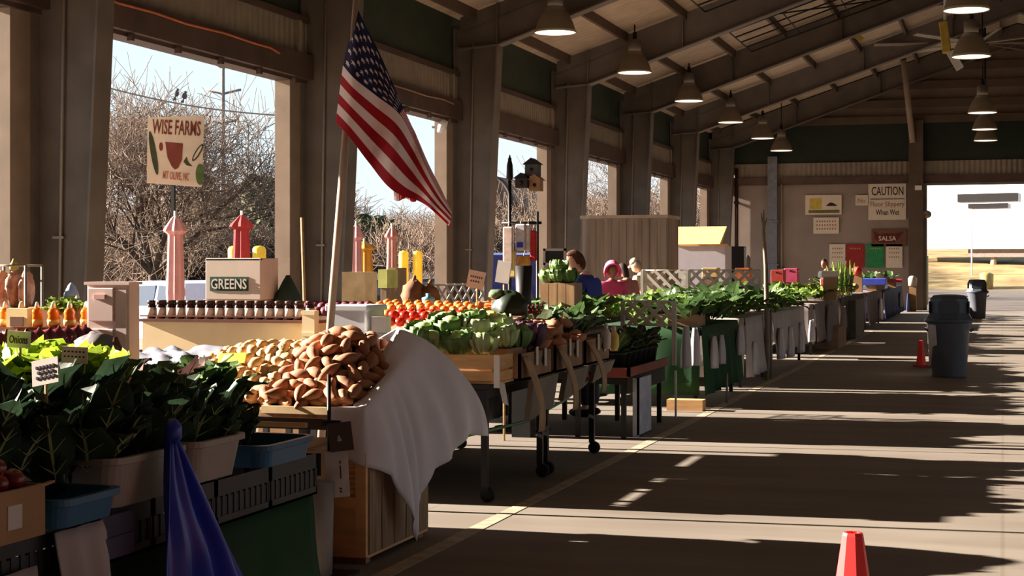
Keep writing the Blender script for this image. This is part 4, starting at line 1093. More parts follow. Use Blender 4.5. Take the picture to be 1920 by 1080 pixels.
for i in range(16):
    f = i / 15; x = at(272, 600, 12.4).x * (1 - f) + at(558, 600, 12.1).x * f
    JAR.put((x, 11.12, 1.188), (0, 0, R.uniform(0, 6)), 'jar of dark preserves in the front row on the cream shelf', 'jars in the front row', 1.13)
    JAR.put((x + .03, 11.25, 1.188), (0, 0, R.uniform(0, 6)), 'jar of dark preserves in the second row on the cream shelf', 'jars in the second row', 1.13)
c = at(582, 605, 11.9)
solo('small_crate', MB().box(c.x - .05, c.x + .05, c.y - .04, c.y + .04, .82, c.z + .09).box(c.x - .055, c.x + .055, c.y - .05, c.y - .04, c.z + .06, c.z + .09).box(c.x - .055, c.x + .055, c.y - .05, c.y - .04, c.z - .1, c.z - .07), m_creamp, 'small pale wooden crate end right of the jar shelf', 'crate')
# honey shelf with two tiers
m_honey = M('amber honey', (226, 132, 44), .15, .2, 7., spec=.6, transl=.3); m_hcap = M('honey cap', (236, 214, 180), .5)
t = thing('honey_shelf', 'two tier brown wooden shelf of honey bottles', 'shelf', (-5.15, 7.55, .82))
m_bshelf = M('brown shelf board', (112, 62, 36), .6)
P('upper_board', MB().box(-5.55, -4.73, 7.48, 7.7, 1.245, 1.268), m_bshelf, t)
P('lower_board', MB().box(-5.55, -4.73, 7.4, 7.7, 1.09, 1.11), m_bshelf, t)
for x in (-5.55, -4.75): P('side', MB().box(x, x + .02, 7.4, 7.7, .82, 1.245), m_bshelf, t)
def mk_honey():
    t = thing('honey_bottle', '', 'bottle')
    P('body', MB().lathe([(.03, 0), (.036, .006), (.036, .05), (.03, .065), (.034, .085), (.026, .105), (.014, .115)], 14), m_honey, t)
    P('cap', MB().lathe([(.015, .113), (.013, .13), (.006, .15)], 10), m_hcap, t)
    P('paper_label', MB().lathe([(.0368, .012), (.0368, .044)], 14), M('gold label', (236, 196, 110), .7), t)
    return t
HON = Kind(mk_honey)
for i in range(8):
    HON.put((-5.5 + i * .1, 7.53, 1.269), (0, 0, R.uniform(0, 6)), 'amber honey bottle on the upper tier of the brown shelf', 'honey on the upper tier', .9)
    if i in (0, 5, 6, 7, 3): HON.put((-5.46 + i * .1, 7.63, 1.269), (0, 0, R.uniform(0, 6)), 'amber honey bottle standing behind the upper tier bottles', 'honey behind on the upper tier', .9)
for i in range(5): HON.put((-5.45 + i * .11, 7.46, 1.111), (0, 0, R.uniform(0, 6)), 'amber honey bottle on the lower tier of the brown shelf', 'honey on the lower tier', .9)
c = at(75, 588, 8.8)
t = thing('gift_box', 'cream gift box with a brown front among the honey bottles', 'box', (c.x, 7.48, 1.269))
P('carton', MB().box(c.x - .065, c.x + .065, 7.435, 7.48, 1.269, 1.37), M('cream carton', (246, 222, 160), .6), t)
P('front_label', MB().box(c.x - .04, c.x + .04, 7.431, 7.435, 1.273, 1.325), M('brown carton front', (112, 70, 50), .6), t)
# clear box of bagged goods behind the honey
c = at(56, 530, 9.15); c.y = 7.8
t = thing('wire_rack', 'tall wire rack holding clear bags of pink goods', 'rack', (c.x, c.y, .82))
fr = MB()
for sx in (-.13, .12):
    for sy in (-.08, .08): fr.tube([(c.x + sx, c.y + sy, .0), (c.x + sx, c.y + sy, 1.6)], .008, 6)
for z in (.85, 1.36, 1.6):
    fr.tube([(c.x - .13, c.y - .08, z), (c.x + .12, c.y - .08, z), (c.x + .12, c.y + .08, z), (c.x - .13, c.y + .08, z), (c.x - .13, c.y - .08, z)], .007, 6)
P('frame', fr, m_conduit, t)
P('shelf', MB().box(c.x - .12, c.x + .11, c.y - .08, c.y + .08, 1.355, 1.365).box(c.x - .12, c.x + .11, c.y - .08, c.y + .08, .85, .86), m_conduit, t)
m_bag = M('clear bag of pink goods', (206, 160, 140), .3, .3, 20., transl=.25, spec=.6)
for i, (dx, w) in enumerate(((-.08, .045), (.0, .045), (.078, .04))):
    solo('clear_bag', MB().blob((c.x + dx, c.y - .01, 1.465), (w, .06, .1), i + 3, 9, .3, 3.), m_bag, ('left', 'middle', 'right')[i] + ' of the clear bags standing in the wire rack', 'bag', 'clear bags in the rack')
solo('gourd', MB().lathe([(.004, 0), (.026, .012), (.024, .035), (.013, .052), (.006, .07)], 10, (c.x - .01, c.y, 1.57)), M('olive gourd', (150, 140, 70), .6), 'small olive gourd sitting on the clear bags in the wire rack', 'gourd')
for i in range(4):
    q = at(100 + i * 14, 572, 8.8); MUST[0].put((q.x, 7.71, q.z - .04), spin(), 'small frilly herb bunch between the honey and the white drawers', 'herbs behind the honey', .36)
c = at(134, 556, 9.0)
solo('blue_cone_bag', MB().lathe([(.046, 0), (.04, .03), (.018, .075), (.006, .088)], 14, (c.x, c.y, c.z - .01)), M('pale blue plastic', (150, 170, 210), .4), 'pale blue cone shaped bag behind the herbs', 'bag')
solo('stack_box', MB().box(-5.18, -4.72, 7.71, 7.9, .82, c.z - .055), m_card, 'cardboard box behind the honey shelf', 'box', bevel=.005)
# white drawers
c = at(207, 580, 8.6)
t = thing('drawer_unit', 'white plastic drawer unit right of the honey', 'drawers', (c.x, c.y, .82))
m_draw = M('milky white plastic', (226, 204, 198), .35, .03, 4., transl=.15)
P('carcass', MB().box(c.x - .145, c.x + .11, c.y, c.y + .12, .82, 1.51), m_draw, t, bevel=.008)
P('lid', MB().box(c.x - .155, c.x + .12, c.y - .012, c.y + .13, 1.497, 1.512), m_draw, t)
for z in (.86, 1.08, 1.3):
    dr = P('drawer', MB().box(c.x - .13, c.x + .025, c.y - .015, c.y, z, z + .18), m_draw, t, bevel=.004)
    P('handle', MB().box(c.x - .085, c.x - .02, c.y - .028, c.y - .015, z + .12, z + .145), M('dusty pink plastic', (200, 160, 156), .5), dr)
P('side_panel', MB().box(c.x + .038, c.x + .1, c.y - .008, c.y, .86, 1.47), m_draw, t)
# brown sack and plastic bag in front of them
c = at(205, 617, 8.2)
solo('brown_sack', MB().blob((c.x, c.y, 1.02), (.13, .08, .2), 7, 10, .25, 2.5), M('brown paper sack', (118, 84, 66), .9, .15, 6.), 'crumpled brown sack in front of the white drawers', 'sack')
c = at(178, 640, 7.75)
solo('grey_plastic_bag', MB().blob((c.x, c.y, c.z - .03), (.1, .08, .075), 9, 10, .35, 2.2), M('grey plastic bag', (104, 98, 102), .5, .08, 6.), 'crumpled grey plastic bag behind the lettuce', 'bag')
def plast(s, t):
    x = at(245, 640, 10.4).x * (1 - s) + at(545, 640, 10.4).x * s
    return (x, 9.08 - .2 * t + .02 * noise.noise(Vector((s * 5, t * 4, 3))), 1.07 - .16 * t + .05 * noise.noise(Vector((s * 9, t * 5, 0))) + .035 * sin(t * pi))
solo('plastic_sheet', MB().sheet(40, 12, plast, .004), M('bluish clear plastic', (160, 164, 180), .25, .06, 8., transl=.2, spec=.6), 'crumpled bluish plastic sheet along the foot of the jar shelf', 'sheet')
solo('sheet_box', MB().box(-5.5, -4.6, 8.86, 9.08, .0, .9), m_card, 'cardboard box on the floor under the plastic sheet', 'box')
# GREENS carton on a stack
c = at(432, 565, 13.2); c.z = 1.32
table('tall narrow table under the GREENS carton', c.x - .35, c.x + .4, c.y - .1, c.y + .45, .9)
solo('stacked_carton', MB().box(c.x - .25, c.x + .25, c.y, c.y + .36, .9, c.z), m_card, 'plain carton under the GREENS carton', 'box', bevel=.004)
t = thing('greens_carton', 'white wax carton printed GREENS on a dark green band', 'box', c)
m_wax = M('white wax carton', (206, 190, 176), .6, .05, 4.)
x0, x1 = at(378, 500, 13.2).x, at(462, 500, 13.1).x
P('carton', MB().box(x0, x1 + .1, c.y, c.y + .34, c.z, at(430, 484, 13.2).z), m_wax, t, bevel=.004)
P('flap', MB().cbox(((x0 + x1) / 2 + .05, c.y + .02, at(430, 487, 13.2).z), (x1 - x0 + .1, .04, .01)), m_wax, t)
a = at(382, 519, 13.15); b = at(460, 546, 13.1)
P('printed_band', MB().box(a.x, b.x, c.y - .004, c.y, b.z, a.z), M('carton green', (44, 76, 58), .6), t)
text('GREENS', t, m_paper, ((a.x + b.x) / 2, c.y - .006, (a.z + b.z) / 2), (b.x - a.x) * .93, RX, (a.z - b.z) * .72)
t = thing('green_tent_bag', 'dark teal bag leaning right of the GREENS carton', 'bag', at(540, 565, 13.4))
q = at(540, 565, 13.4)
P('body', MB().lathe([(.12, -.45), (.125, 0), (.1, .06), (.05, .16), (.015, .22)], 12, q), M('dark teal cloth', (48, 72, 66), .8, .1, 5.), t)
solo('box_stack', MB().box(q.x - .2, q.x + .2, q.y - .15, q.y + .2, 0, q.z - .44), m_card, 'tall carton standing on the floor behind the jar shelf', 'box')
q0 = at(566, 408, 16.); q1 = at(573, 540, 16.)
t = thing('broom', 'wooden broom leaning by the second column', 'broom', (q1.x, q1.y, 0))
P('handle', MB().tube([q0, (q1.x + .02, q1.y, .3)], .017, 8), m_wood, t)
P('brush', MB().prism([(q1.x - .12, q1.y - .03, 0), (q1.x + .16, q1.y - .03, 0), (q1.x + .06, q1.y - .03, .32), (q1.x - .02, q1.y - .03, .32)], (0, .06, 0)), m_wood, t)
# ================================================================ FLAG
t_u = [0, .08, .25, .4, .55, .7, .85, 1.]
CP = {  # v: screen-like outline of the hanging cloth in its own plane, and how far it stands out
 1.0: [(668, 8, 0), (677, 30, .0), (713, 103, .03), (757, 203, .05), (781, 255, .08), (803, 306, .1), (825, 350, .1), (845, 392, .08)],
 .46: [(643, 123, 0), (665, 148, -.05), (706, 180, .02), (749, 214, .02), (776, 262, .06), (800, 315, .02), (822, 358, -.02), (847, 398, .02)],
 .23: [(636, 176, 0), (661, 203, -.05), (698, 240, .04), (736, 276, -.02), (768, 316, .03), (794, 350, .03), (820, 383, -.02), (846, 410, .0)],
 .0: [(629, 230, 0), (656, 258, -.05), (691, 304, .05), (724, 346, -.03), (752, 366, .0), (787, 378, .03), (815, 398, -.02), (842, 424, .0)]}
def flagpt(u, v):
    k = 0
    while k < len(t_u) - 2 and u > t_u[k + 1]: k += 1
    f = (u - t_u[k]) / (t_u[k + 1] - t_u[k])
    def row(vv):
        c = CP[vv]; i = k
        p = [Vector(c[max(0, min(len(c) - 1, j))]) for j in (i - 1, i, i + 1, i + 2)]
        return .5 * ((2 * p[1]) + (-p[0] + p[2]) * f + (2 * p[0] - 5 * p[1] + 4 * p[2] - p[3]) * f * f + (-p[0] + 3 * p[1] - 3 * p[2] + p[3]) * f ** 3)
    vs = [0., .23, .46, 1.]
    j = 0
    while j < 2 and v > vs[j + 1]: j += 1
    g = (v - vs[j]) / (vs[j + 1] - vs[j])
    q = row(vs[j]).lerp(row(vs[j + 1]), g)
    return at(q.x, q.y, 10.6 + q.z * 1.6 + .02 * sin(u * 22 + v * 4) * min(1, u * 6))
def in_star(x, y):
    r = sqrt(x * x + y * y); a = (atan2(x, y) + 2 * pi) % (2 * pi / 5)
    a = abs(a - pi / 5); a = pi / 5 - a
    # star edge between outer point and inner notch
    ro, ri = 1., .42
    x1, y1, x2, y2 = ro, 0., ri * cos(pi / 5), ri * sin(pi / 5)
    px, py = r * cos(a), r * sin(a)
    return (x2 - x1) * (py - y1) - (y2 - y1) * (px - x1) > 0 and r < 1
NU, NV = 150, 13 * 12
def fcol(i, j):
    u = (i + .5) / NU; v = (j + .5) / NV
    s = 12 - int(v * 13)
    if u < .4 and s < 7:
        cu = u / .4 * 12; cv = (v - 6 / 13) / (7 / 13) * 10
        for row in range(1, 10):
            for c in range(1, 12):
                if (row + c) % 2 == 0 and abs(cu - c) < .5 and abs(cv - row) < .5:
                    if in_star((cu - c) / .62 , (cv - row) / .46): return 1
        return 2
    return 0 if s % 2 == 0 else 1
pb = at(592, 955, 10.6); pt_ = at(669, -12, 10.6)
pb = Vector((pb.x, pb.y, 0))
t = thing('flag', 'American flag hanging on a leaning wooden pole above the stalls', 'flag', pb)
m_fr = M('flag red', (178, 34, 46), .8, .05, 4., transl=.3); m_fw = M('flag white', (238, 222, 222), .8, .03, 4., transl=.3); m_fb = M('flag blue', (38, 36, 70), .8, .05, 4., transl=.15)
P('flag_cloth', MB().sheet(NU, NV, flagpt, .003, mf=fcol), [m_fr, m_fw, m_fb], t)
P('pole', MB().tube([pb, pb.lerp(pt_, .5), pt_], [.028, .026, .022], 10), M('pale pole wood', (170, 146, 128), .6, .1, 5.), t)
def flap(s, tt):
    px = 738 + 42 * s; py = 318 + 10 * s + tt * (56 - 8 * s + 3 * sin(s * 9)); return at(px, py, 10.72 + .02 * sin(s * 12))
P('flag_fold', MB().sheet(24, 8, flap, .003, mf=lambda i, j: 0 if (i // 6) % 2 else 1), [m_fr, m_fw], t)
# grey tote behind the canvas
c = at(650, 625, 10.9)
table('small table behind the grey canvas', c.x - .3, c.x + .3, c.y - .02, c.y + .45, .8)
t = thing('grey_tote', 'pale grey plastic tote behind the sweet potatoes', 'tote', (c.x, c.y, .8))
m_tote = M('pale grey tote', (176, 176, 182), .45, .04)
P('body', MB().box(c.x - .14, c.x + .14, c.y, c.y + .35, .8, 1.31), m_tote, t, bevel=.01)
P('lid', MB().box(c.x - .155, c.x + .155, c.y - .015, c.y + .36, 1.29, 1.33), m_tote, t, bevel=.006)
c = at(715, 600, 10.9)
t = thing('white_carton', 'small bright white carton right of the grey tote', 'box', (c.x, c.y, 1.1))
P('carton', MB().cbox((c.x, c.y, 1.2), (.1, .2, .11), Matrix.Rotation(.2, 3, 'Z')), m_white, t)
P('stand', MB().box(c.x - .05, c.x + .05, c.y - .05, c.y + .1, 0., 1.14), m_tote, t)
# ================================================================ CART OF CABBAGES AND TOMATOES
table('near black cart on casters under the cabbages', -4.6, -3.3, 10.25, 11.7, .8, m_black, m_black, 'market_cart', True, 'cart')
table('far black cart on casters under the hanging cartons', -4.6, -3.3, 11.75, 13.3, .8, m_black, m_black, 'market_cart', True, 'cart')
solo('green_hose', MB().tube([(-4.1, 10.4, .3), (-3.75, 10.9, .36), (-3.45, 11.6, .42), (-3.42, 12.6, .5), (-3.4, 13.4, .62)], .012, 6), M('pale green hose', (120, 160, 120), .5), 'thin pale green hose slung under the black carts', 'hose')
m_cabb = M('cabbage leaf', (188, 202, 152), .5, .2, 10., rgb2=(136, 158, 104)); m_cabd = M('dark cabbage leaf', (92, 122, 66), .5, .25, 10.)
m_redc = M('red cabbage leaf', (78, 52, 74), .5, .25, 10.)
def cabbage(mats, s, nm='cabbage'):
    t = thing(nm, '', 'cabbage')
    P('heart', MB().blob((0, 0, 0), (.085, .085, .075), s, 9, .08, 3.), mats[0], t)
    r = random.Random(s)
    for k in range(5):
        a = 2 * pi * k / 5 + r.random(); ce_ = r.uniform(-.2, .5)
        mb = MB()
        def fn(u, v):
            th = a + (u - .5) * 1.7; ph = -1.1 + v * (1.5 + ce_); rad = .092 + .012 * k / 5 + .03 * v ** 3 + .008 * sin(u * 19 + k)
            return (rad * cos(th) * cos(ph), rad * sin(th) * cos(ph), rad * .9 * sin(ph))
        mb.sheet(9, 8, fn, .003); P('outer_leaf', mb, mats[1], t)
    return t
CAB = [Kind(lambda s=s: cabbage((m_cabb, m_cabb if s == 1 else m_cabd), s)) for s in (1, 2)]
RCAB = Kind(lambda: cabbage((m_redc, m_redc), 5, 'red_cabbage'))
for (x, y, z) in ((-3.42, 10.5, 1.06), (-3.6, 10.46, 1.06), (-3.8, 10.5, 1.07), (-3.35, 10.7, 1.1), (-3.53, 10.68, 1.15), (-3.72, 10.66, 1.17), (-3.92, 10.64, 1.12), (-3.45, 10.9, 1.16), (-3.64, 10.88, 1.2), (-3.84, 10.86, 1.19), (-4.02, 10.8, 1.12), (-3.34, 10.98, 1.08)):
    R.choice(CAB).put((x, y, z), spin(), 'green cabbage piled above the pale slatted crate', 'cabbages above the slatted crate', R.uniform(.9, 1.1))
RCAB.put((-3.3, 11.2, 1.1), (0, 0, .4), 'dark purple cabbage at the right end of the green cabbages', None, 1.1)
t = thing('slatted_crate', 'pale slatted wooden crate at the near end of the cabbage cart', 'crate', (-3.6, 10.45, .8))
for (za, zb) in ((.82, .885), (.9, .995)): P('slat', MB().box(-3.95, -3.26, 10.28, 10.295, za, zb), m_wood, t)
for (za, zb) in ((.82, .885), (.9, .995)): P('slat', MB().box(-3.26, -3.245, 10.28, 10.6, za, zb), m_wood, t)
for x in (-3.93, -3.3): P('corner_post', MB().box(x, x + .04, 10.295, 10.335, .8, 1.0), m_wood, t)
P('bottom', MB().box(-3.95, -3.25, 10.29, 11.1, .8, .815), m_wood, t)
P('filler', MB().box(-3.93, -3.28, 10.62, 11.05, .815, 1.02), m_card, t)
P('tag', MB().box(-3.262, -3.225, 10.22, 10.24, .78, 1.0), m_paper, t)
solo('paper_strip', MB().prism([(-3.245, 10.26, .82), (-3.2, 10.22, .68), (-3.19, 10.3, .66), (-3.235, 10.36, .8)], (.006, .002, 0)), m_paper, 'torn pale paper strip hanging below the slatted crate', 'paper')
m_carton = M('brown printed carton', (150, 116, 92), .85, .15, 7.)
m_gpan = M('grey carton panel', (128, 116, 104), .8, .08, 5.)
for i, (y0, y1, zt, zb, lab) in enumerate(((10.64, 11.45, .985, .46, 'nearest of the three brown cartons with hanging flaps'), (11.56, 12.36, 1.0, .53, 'middle of the three brown cartons with hanging flaps'), (12.46, 13.27, 1.0, .6, 'farthest of the three brown cartons with hanging flaps'))):
    t = thing('produce_carton', lab, 'carton', (-3.4, (y0 + y1) / 2, .8)); t['group'] = 'cartons with hanging flaps'
    mb = MB().box(-3.22, -3.2, y0, y1, .8, zt).box(-3.62, -3.6, y0, y1, .8, zt).box(-3.62, -3.2, y0, y0 + .02, .8, zt).box(-3.62, -3.2, y1 - .02, y1, .8, zt).box(-3.62, -3.2, y0, y1, .8, .815)
    P('carton', mb, m_carton, t)
    for f in (.28, .68): P('hand_hole', MB().lathe([(.026, 0), (.026, .003)], 12, (-3.199, y0 + (y1 - y0) * f, zt - .07), rot=Matrix.Rotation(pi / 2, 3, 'Y')), m_dark, t)
    def fl(s, tt):
        return (-3.195 + .09 * sin(tt * 2.2) + .03 * tt, y0 + .02 + .15 * s + .05 * tt, zt - .02 - tt * (zt - zb))
    P('hanging_flap', MB().sheet(4, 12, fl, .006), M('kraft flap', (162, 132, 104), .85, .12, 6.), t)
    for q in range(2): P('paper_tag', MB().cbox((-3.185, y0 + .36 + q * .22, zt - .03 - .02 * q), (.006, .05, .13)), m_paper, t)
    P('grey_panel', MB().hexa([(-3.24, y0 + .2, zb + .04), (-3.2, y0 + .2, zb + .04), (-3.2, y1 + .04, zb + .1), (-3.24, y1 + .04, zb + .1), (-3.2, y0 + .2, .79), (-3.16, y0 + .2, .79), (-3.16, y1 + .04, .8), (-3.2, y1 + .04, .8)]), m_gpan, t)
# tomatoes on a tilted tray
t = thing('tilted_tray', 'tilted tray under the tomatoes', 'tray', (-4.2, 11.2, .8))
P('board', MB().prism([(-4.75, 10.75, 1.1), (-3.6, 10.75, 1.08), (-3.6, 12.2, 1.2), (-4.75, 12.2, 1.24)], (0, 0, .02)), m_wood2, t)
P('support', MB().box(-4.55, -3.75, 10.95, 12.1, .8, 1.09), m_card, t)
def fruit(nm, mat, r, cat, sq=.85):
    t = thing(nm, '', cat)
    P('flesh', MB().lathe([(.004, -r * sq * .95), (r * .55, -r * sq * .85), (r * .95, -r * .2), (r, r * .1), (r * .8, r * sq * .7), (r * .35, r * sq * .95), (.004, r * sq * .86)], 14), mat, t)
    P('stem', MB().tube([(0, 0, r * .7), (r * .12, 0, r * 1.0)], r * .09, 5), m_cabd, t)
    return t
m_tom = M('red tomato skin', (206, 44, 26), .3, .12, 6., spec=.5); m_tomo = M('orange tomato skin', (232, 128, 56), .3, .15, 6., spec=.5)
TOM = Kind(lambda: fruit('tomato', m_tom, .042, 'tomato')); TOMO = Kind(lambda: fruit('orange_tomato', m_tomo, .038, 'tomato', .9))
def zt(x, y): return 1.12 + .083 * (y - 10.75) - .02 * (x + 3.6)
for i in range(9):
    for j in range(5):
        x = -4.3 + i * .078; y = 10.98 + j * .08
        TOM.put((x + R.uniform(-.01, .01), y, zt(x, y) + .035 + .04 * (j % 2)), spin(), 'ripe red tomato on the tilted tray', 'red tomatoes')
for i in range(10):
    for j in range(6):
        x = -4.7 + i * .085; y = 11.5 + j * .085
        TOMO.put((x + R.uniform(-.012, .012), y, zt(x, y) + .03 + .03 * (j % 2)), spin(), 'orange tomato in the rows behind the red tomatoes', 'orange tomatoes')
m_carrot = M('carrot skin', (226, 104, 44), .6, .12, 8.); m_squash = M('pale yellow squash', (230, 186, 96), .5, .12, 6.)
def mk_carrot():
    t = thing('carrot', '', 'carrot')
    P('root', MB().lathe([(.002, -.09), (.008, -.05), (.015, 0), (.019, .06), (.015, .075), (.004, .08)], 9, rot=Matrix.Rotation(pi / 2, 3, 'Y')), m_carrot, t)
    P('top', MB().tube([(.07, 0, 0), (.11, 0, .01)], .004, 5), m_cabd, t)
    return t
CARROT = Kind(mk_carrot)
c = at(933, 585, 13.1)
solo('carrot_crate', MB().box(c.x - .22, c.x + .2, c.y - .12, c.y + .25, .8, c.z - .04), m_wood2, 'wooden crate under the carrots', 'crate')
for i in range(42):
    f = R.random(); g = R.random(); h = (1 - abs(2 * f - 1)) * (1 - abs(2 * g - 1))
    CARROT.put((c.x - .18 + .36 * f, c.y - .1 + .3 * g, c.z - .03 + .16 * h), (R.uniform(-.3, .3), R.uniform(-.3, .3), R.uniform(-.6, .6) + (0 if i % 2 else pi)), 'orange carrot in the heap beside the dark green bag', 'carrots in the heap')
for i in range(14):
    q = at(835 + i * 6.5 + R.uniform(-3, 3), 596 - (i % 3) * 7, 12.0 + (i % 3) * .3)
    solo('yellow_squash', MB().blob(q, (.07, .03, .028), i, 7, .12, 2., rot=Matrix.Rotation(R.uniform(-.8, .8), 3, 'Z')), m_squash, 'pale yellow squash in the row between tomatoes and carrots', 'squash', 'yellow squash')
q = at(868, 600, 12.2)
solo('squash_box', MB().box(-3.75, -3.32, 11.25, 12.2, .816, 1.14), m_card, 'carton under the pale yellow squash', 'carton')
q = at(952, 575, 12.7)
t = thing('dark_green_bag', 'large dark green bag of leaves behind the sweet potatoes', 'bag', (q.x, q.y, .8))
P('body', MB().blob((q.x + .02, q.y, q.z - .02), (.15, .13, .15), 4, 11, .2, 2.), M('dark green bag', (28, 42, 28), .45, .15, 6.), t)
P('leaf_top', MB().blob((q.x - .08, q.y - .03, q.z + .1), (.07, .06, .04), 8, 8, .3, 3.), G['dusty green'][0], t)
P('base', MB().box(q.x - .14, q.x + .14, q.y - .12, q.y + .12, .8, q.z - .1), m_card, t)
m_beet = M('beet skin', (112, 30, 40), .5, .2, 7.)
for i in range(11):
    q = at(984 + (i % 5) * 8, 594 - (i // 5) * 9, 13.0 + (i // 5) * .12)
    solo('beet', MB().lathe([(.003, -.05), (.012, -.03), (.034, 0), (.03, .022), (.012, .034), (.008, .06)], 10, q), m_beet, 'dark red beet in the heap left of the tall wooden bin', 'beet', 'beets')
q = at(1003, 600, 13.05); solo('beet_box', MB().box(q.x - .13, q.x + .1, q.y - .1, q.y + .3, .8, q.z + .01), m_card, 'carton under the beets', 'carton')
for i in range(70):
    f = R.random(); g = R.random()
    x = -3.66 + .42 * f; y = 11.2 + 1.35 * g; h = min(1, 2.2 * (1 - abs(2 * f - 1)))
    R.choice(SWEET).put((x, y, 1.01 + (.06 if i % 2 else .13) * h), (R.uniform(-.4, .4), R.uniform(-.4, .4), R.uniform(0, 6)), 'orange brown sweet potato in the hanging cartons', 'sweet potatoes in the cartons', .95)
for (y0, y1) in ((11.58, 12.34), (12.48, 13.22)): solo('carton_filling', MB().box(-3.59, -3.23, y0, y1, .816, .99), m_card, 'inner tray filling the ' + ('middle' if y0 < 12 else 'farthest') + ' brown carton', 'tray')
q = at(1045, 595, 13.6)
t = thing('wooden_bin', 'tall weathered wooden bin holding dark green cabbages', 'bin', (q.x, q.y, .8))
zb_, zt_ = at(1045, 597, 13.6).z, at(1045, 531, 13.6).z
P('carcass', MB().box(q.x - .14, q.x + .14, q.y + .012, q.y + .3, zb_, zt_), m_wood2, t)
for k in range(4): P('plank', MB().box(q.x - .15 + k * .076, q.x - .15 + k * .076 + .07, q.y, q.y + .012, zb_, zt_), M('tan bin plank', (190, 150, 112), .8, .2, 3., stretch=(9, 9, 1)), t)
P('foot_box', MB().box(q.x - .13, q.x + .13, q.y + .02, q.y + .28, .8, zb_), m_card, t)
for (dx, dy, dz) in ((-.1, .08, .06), (.09, .08, .06), (-.01, .2, .06), (-.01, .1, .14), (-.005, .06, .065)):
    CAB[1].put((q.x + dx, q.y + dy, zt_ + dz), spin(), 'dark green cabbage heaped on the tall wooden bin', 'cabbages on the wooden bin', .74)
c_ = card(876, 508, 909, 541, 12.4, m_paper, 'white price sign on a stick above the carrots', (('IIIIII', .5, .35, .7, .1), ('IIII', .45, .6, .5, .1)), .2, stick=1.16)
# purple heap, mesh sacks and white jar behind the tomatoes
m_turn = M('purple turnip skin', (126, 66, 84), .6, .25, 5.)
q = at(700, 575, 12.9)
table('side table behind the orange tomatoes', -5.5, -4.82, 11.65, 12.9, .8)
solo('turnip_crate', MB().box(-5.45, -4.85, 11.7, 12.2, .8, 1.2), m_wood2, 'wooden crate under the purple onions', 'crate')
for i in range(9):
    for j in range(4):
        solo('purple_onion', MB().blob((-5.42 + i * .066, 11.74 + j * .09, 1.235 + .03 * (j % 2) + .01 * (j > 1)), (.045, .045, .04), i + j, 7, .1), m_turn, 'dull purple onion in the heap behind the grey tote', 'onion', 'purple onions behind the tote')
m_mesh = M('brown mesh sack', (120, 84, 62), .9, .25, 12.)
for i, (px, py, w, lab) in enumerate(((776, 548, .11, 'left brown mesh sack standing behind the tomatoes'), (806, 556, .09, 'right brown mesh sack standing behind the tomatoes'))):
    q = at(px, py, 14.2)
    solo('mesh_sack', MB().blob((q.x, q.y, q.z - .03), (w, .1, .14), i + 20, 10, .22, 2.4).tube([(q.x, q.y, q.z + .08), (q.x + .01, q.y, q.z + .15)], [.03, .012], 7), m_mesh, lab, 'sack')
q = at(790, 570, 14.2); table('narrow table under the mesh sacks', q.x - .3, q.x + .35, q.y - .15, q.y + .2, at(790, 578, 14.2).z)
q = at(803, 570, 12.9)
t = thing('white_tub', 'small white tub with a blue lid among the tomatoes', 'tub', (q.x, q.y, q.z - .05))
P('body', MB().lathe([(.045, -.2), (.05, .03)], 14, q), m_white, t); P('lid', MB().lathe([(.052, .03), (.052, .05), (.02, .06), (.02, .085)], 14, q), M('sky blue lid', (110, 190, 220), .4), t)
# pale cartons further left in the second opening
for (x0, y0, x1, y1, d, col, lab) in ((641, 510, 690, 572, 17.5, (226, 196, 150), 'pale tan carton left behind the pink umbrella'), (709, 505, 728, 540, 19., (190, 190, 110), 'small yellow green carton in the second opening'), (727, 502, 745, 545, 19.5, (150, 116, 92), 'small brown carton beside the yellow green one')):
    a = at(x0, y0, d); b = at(x1, y1, d)
    t = thing('tall_carton', lab, 'carton', ((a.x + b.x) / 2, a.y, 0))
    P('carton', MB().box(a.x, b.x, a.y, a.y + .35, b.z, a.z), M('carton %d' % x0, col, .8), t)
    P('pallet_stack', MB().box(a.x + .02, b.x - .02, a.y + .02, a.y + .33, 0, b.z), m_wood2, t)
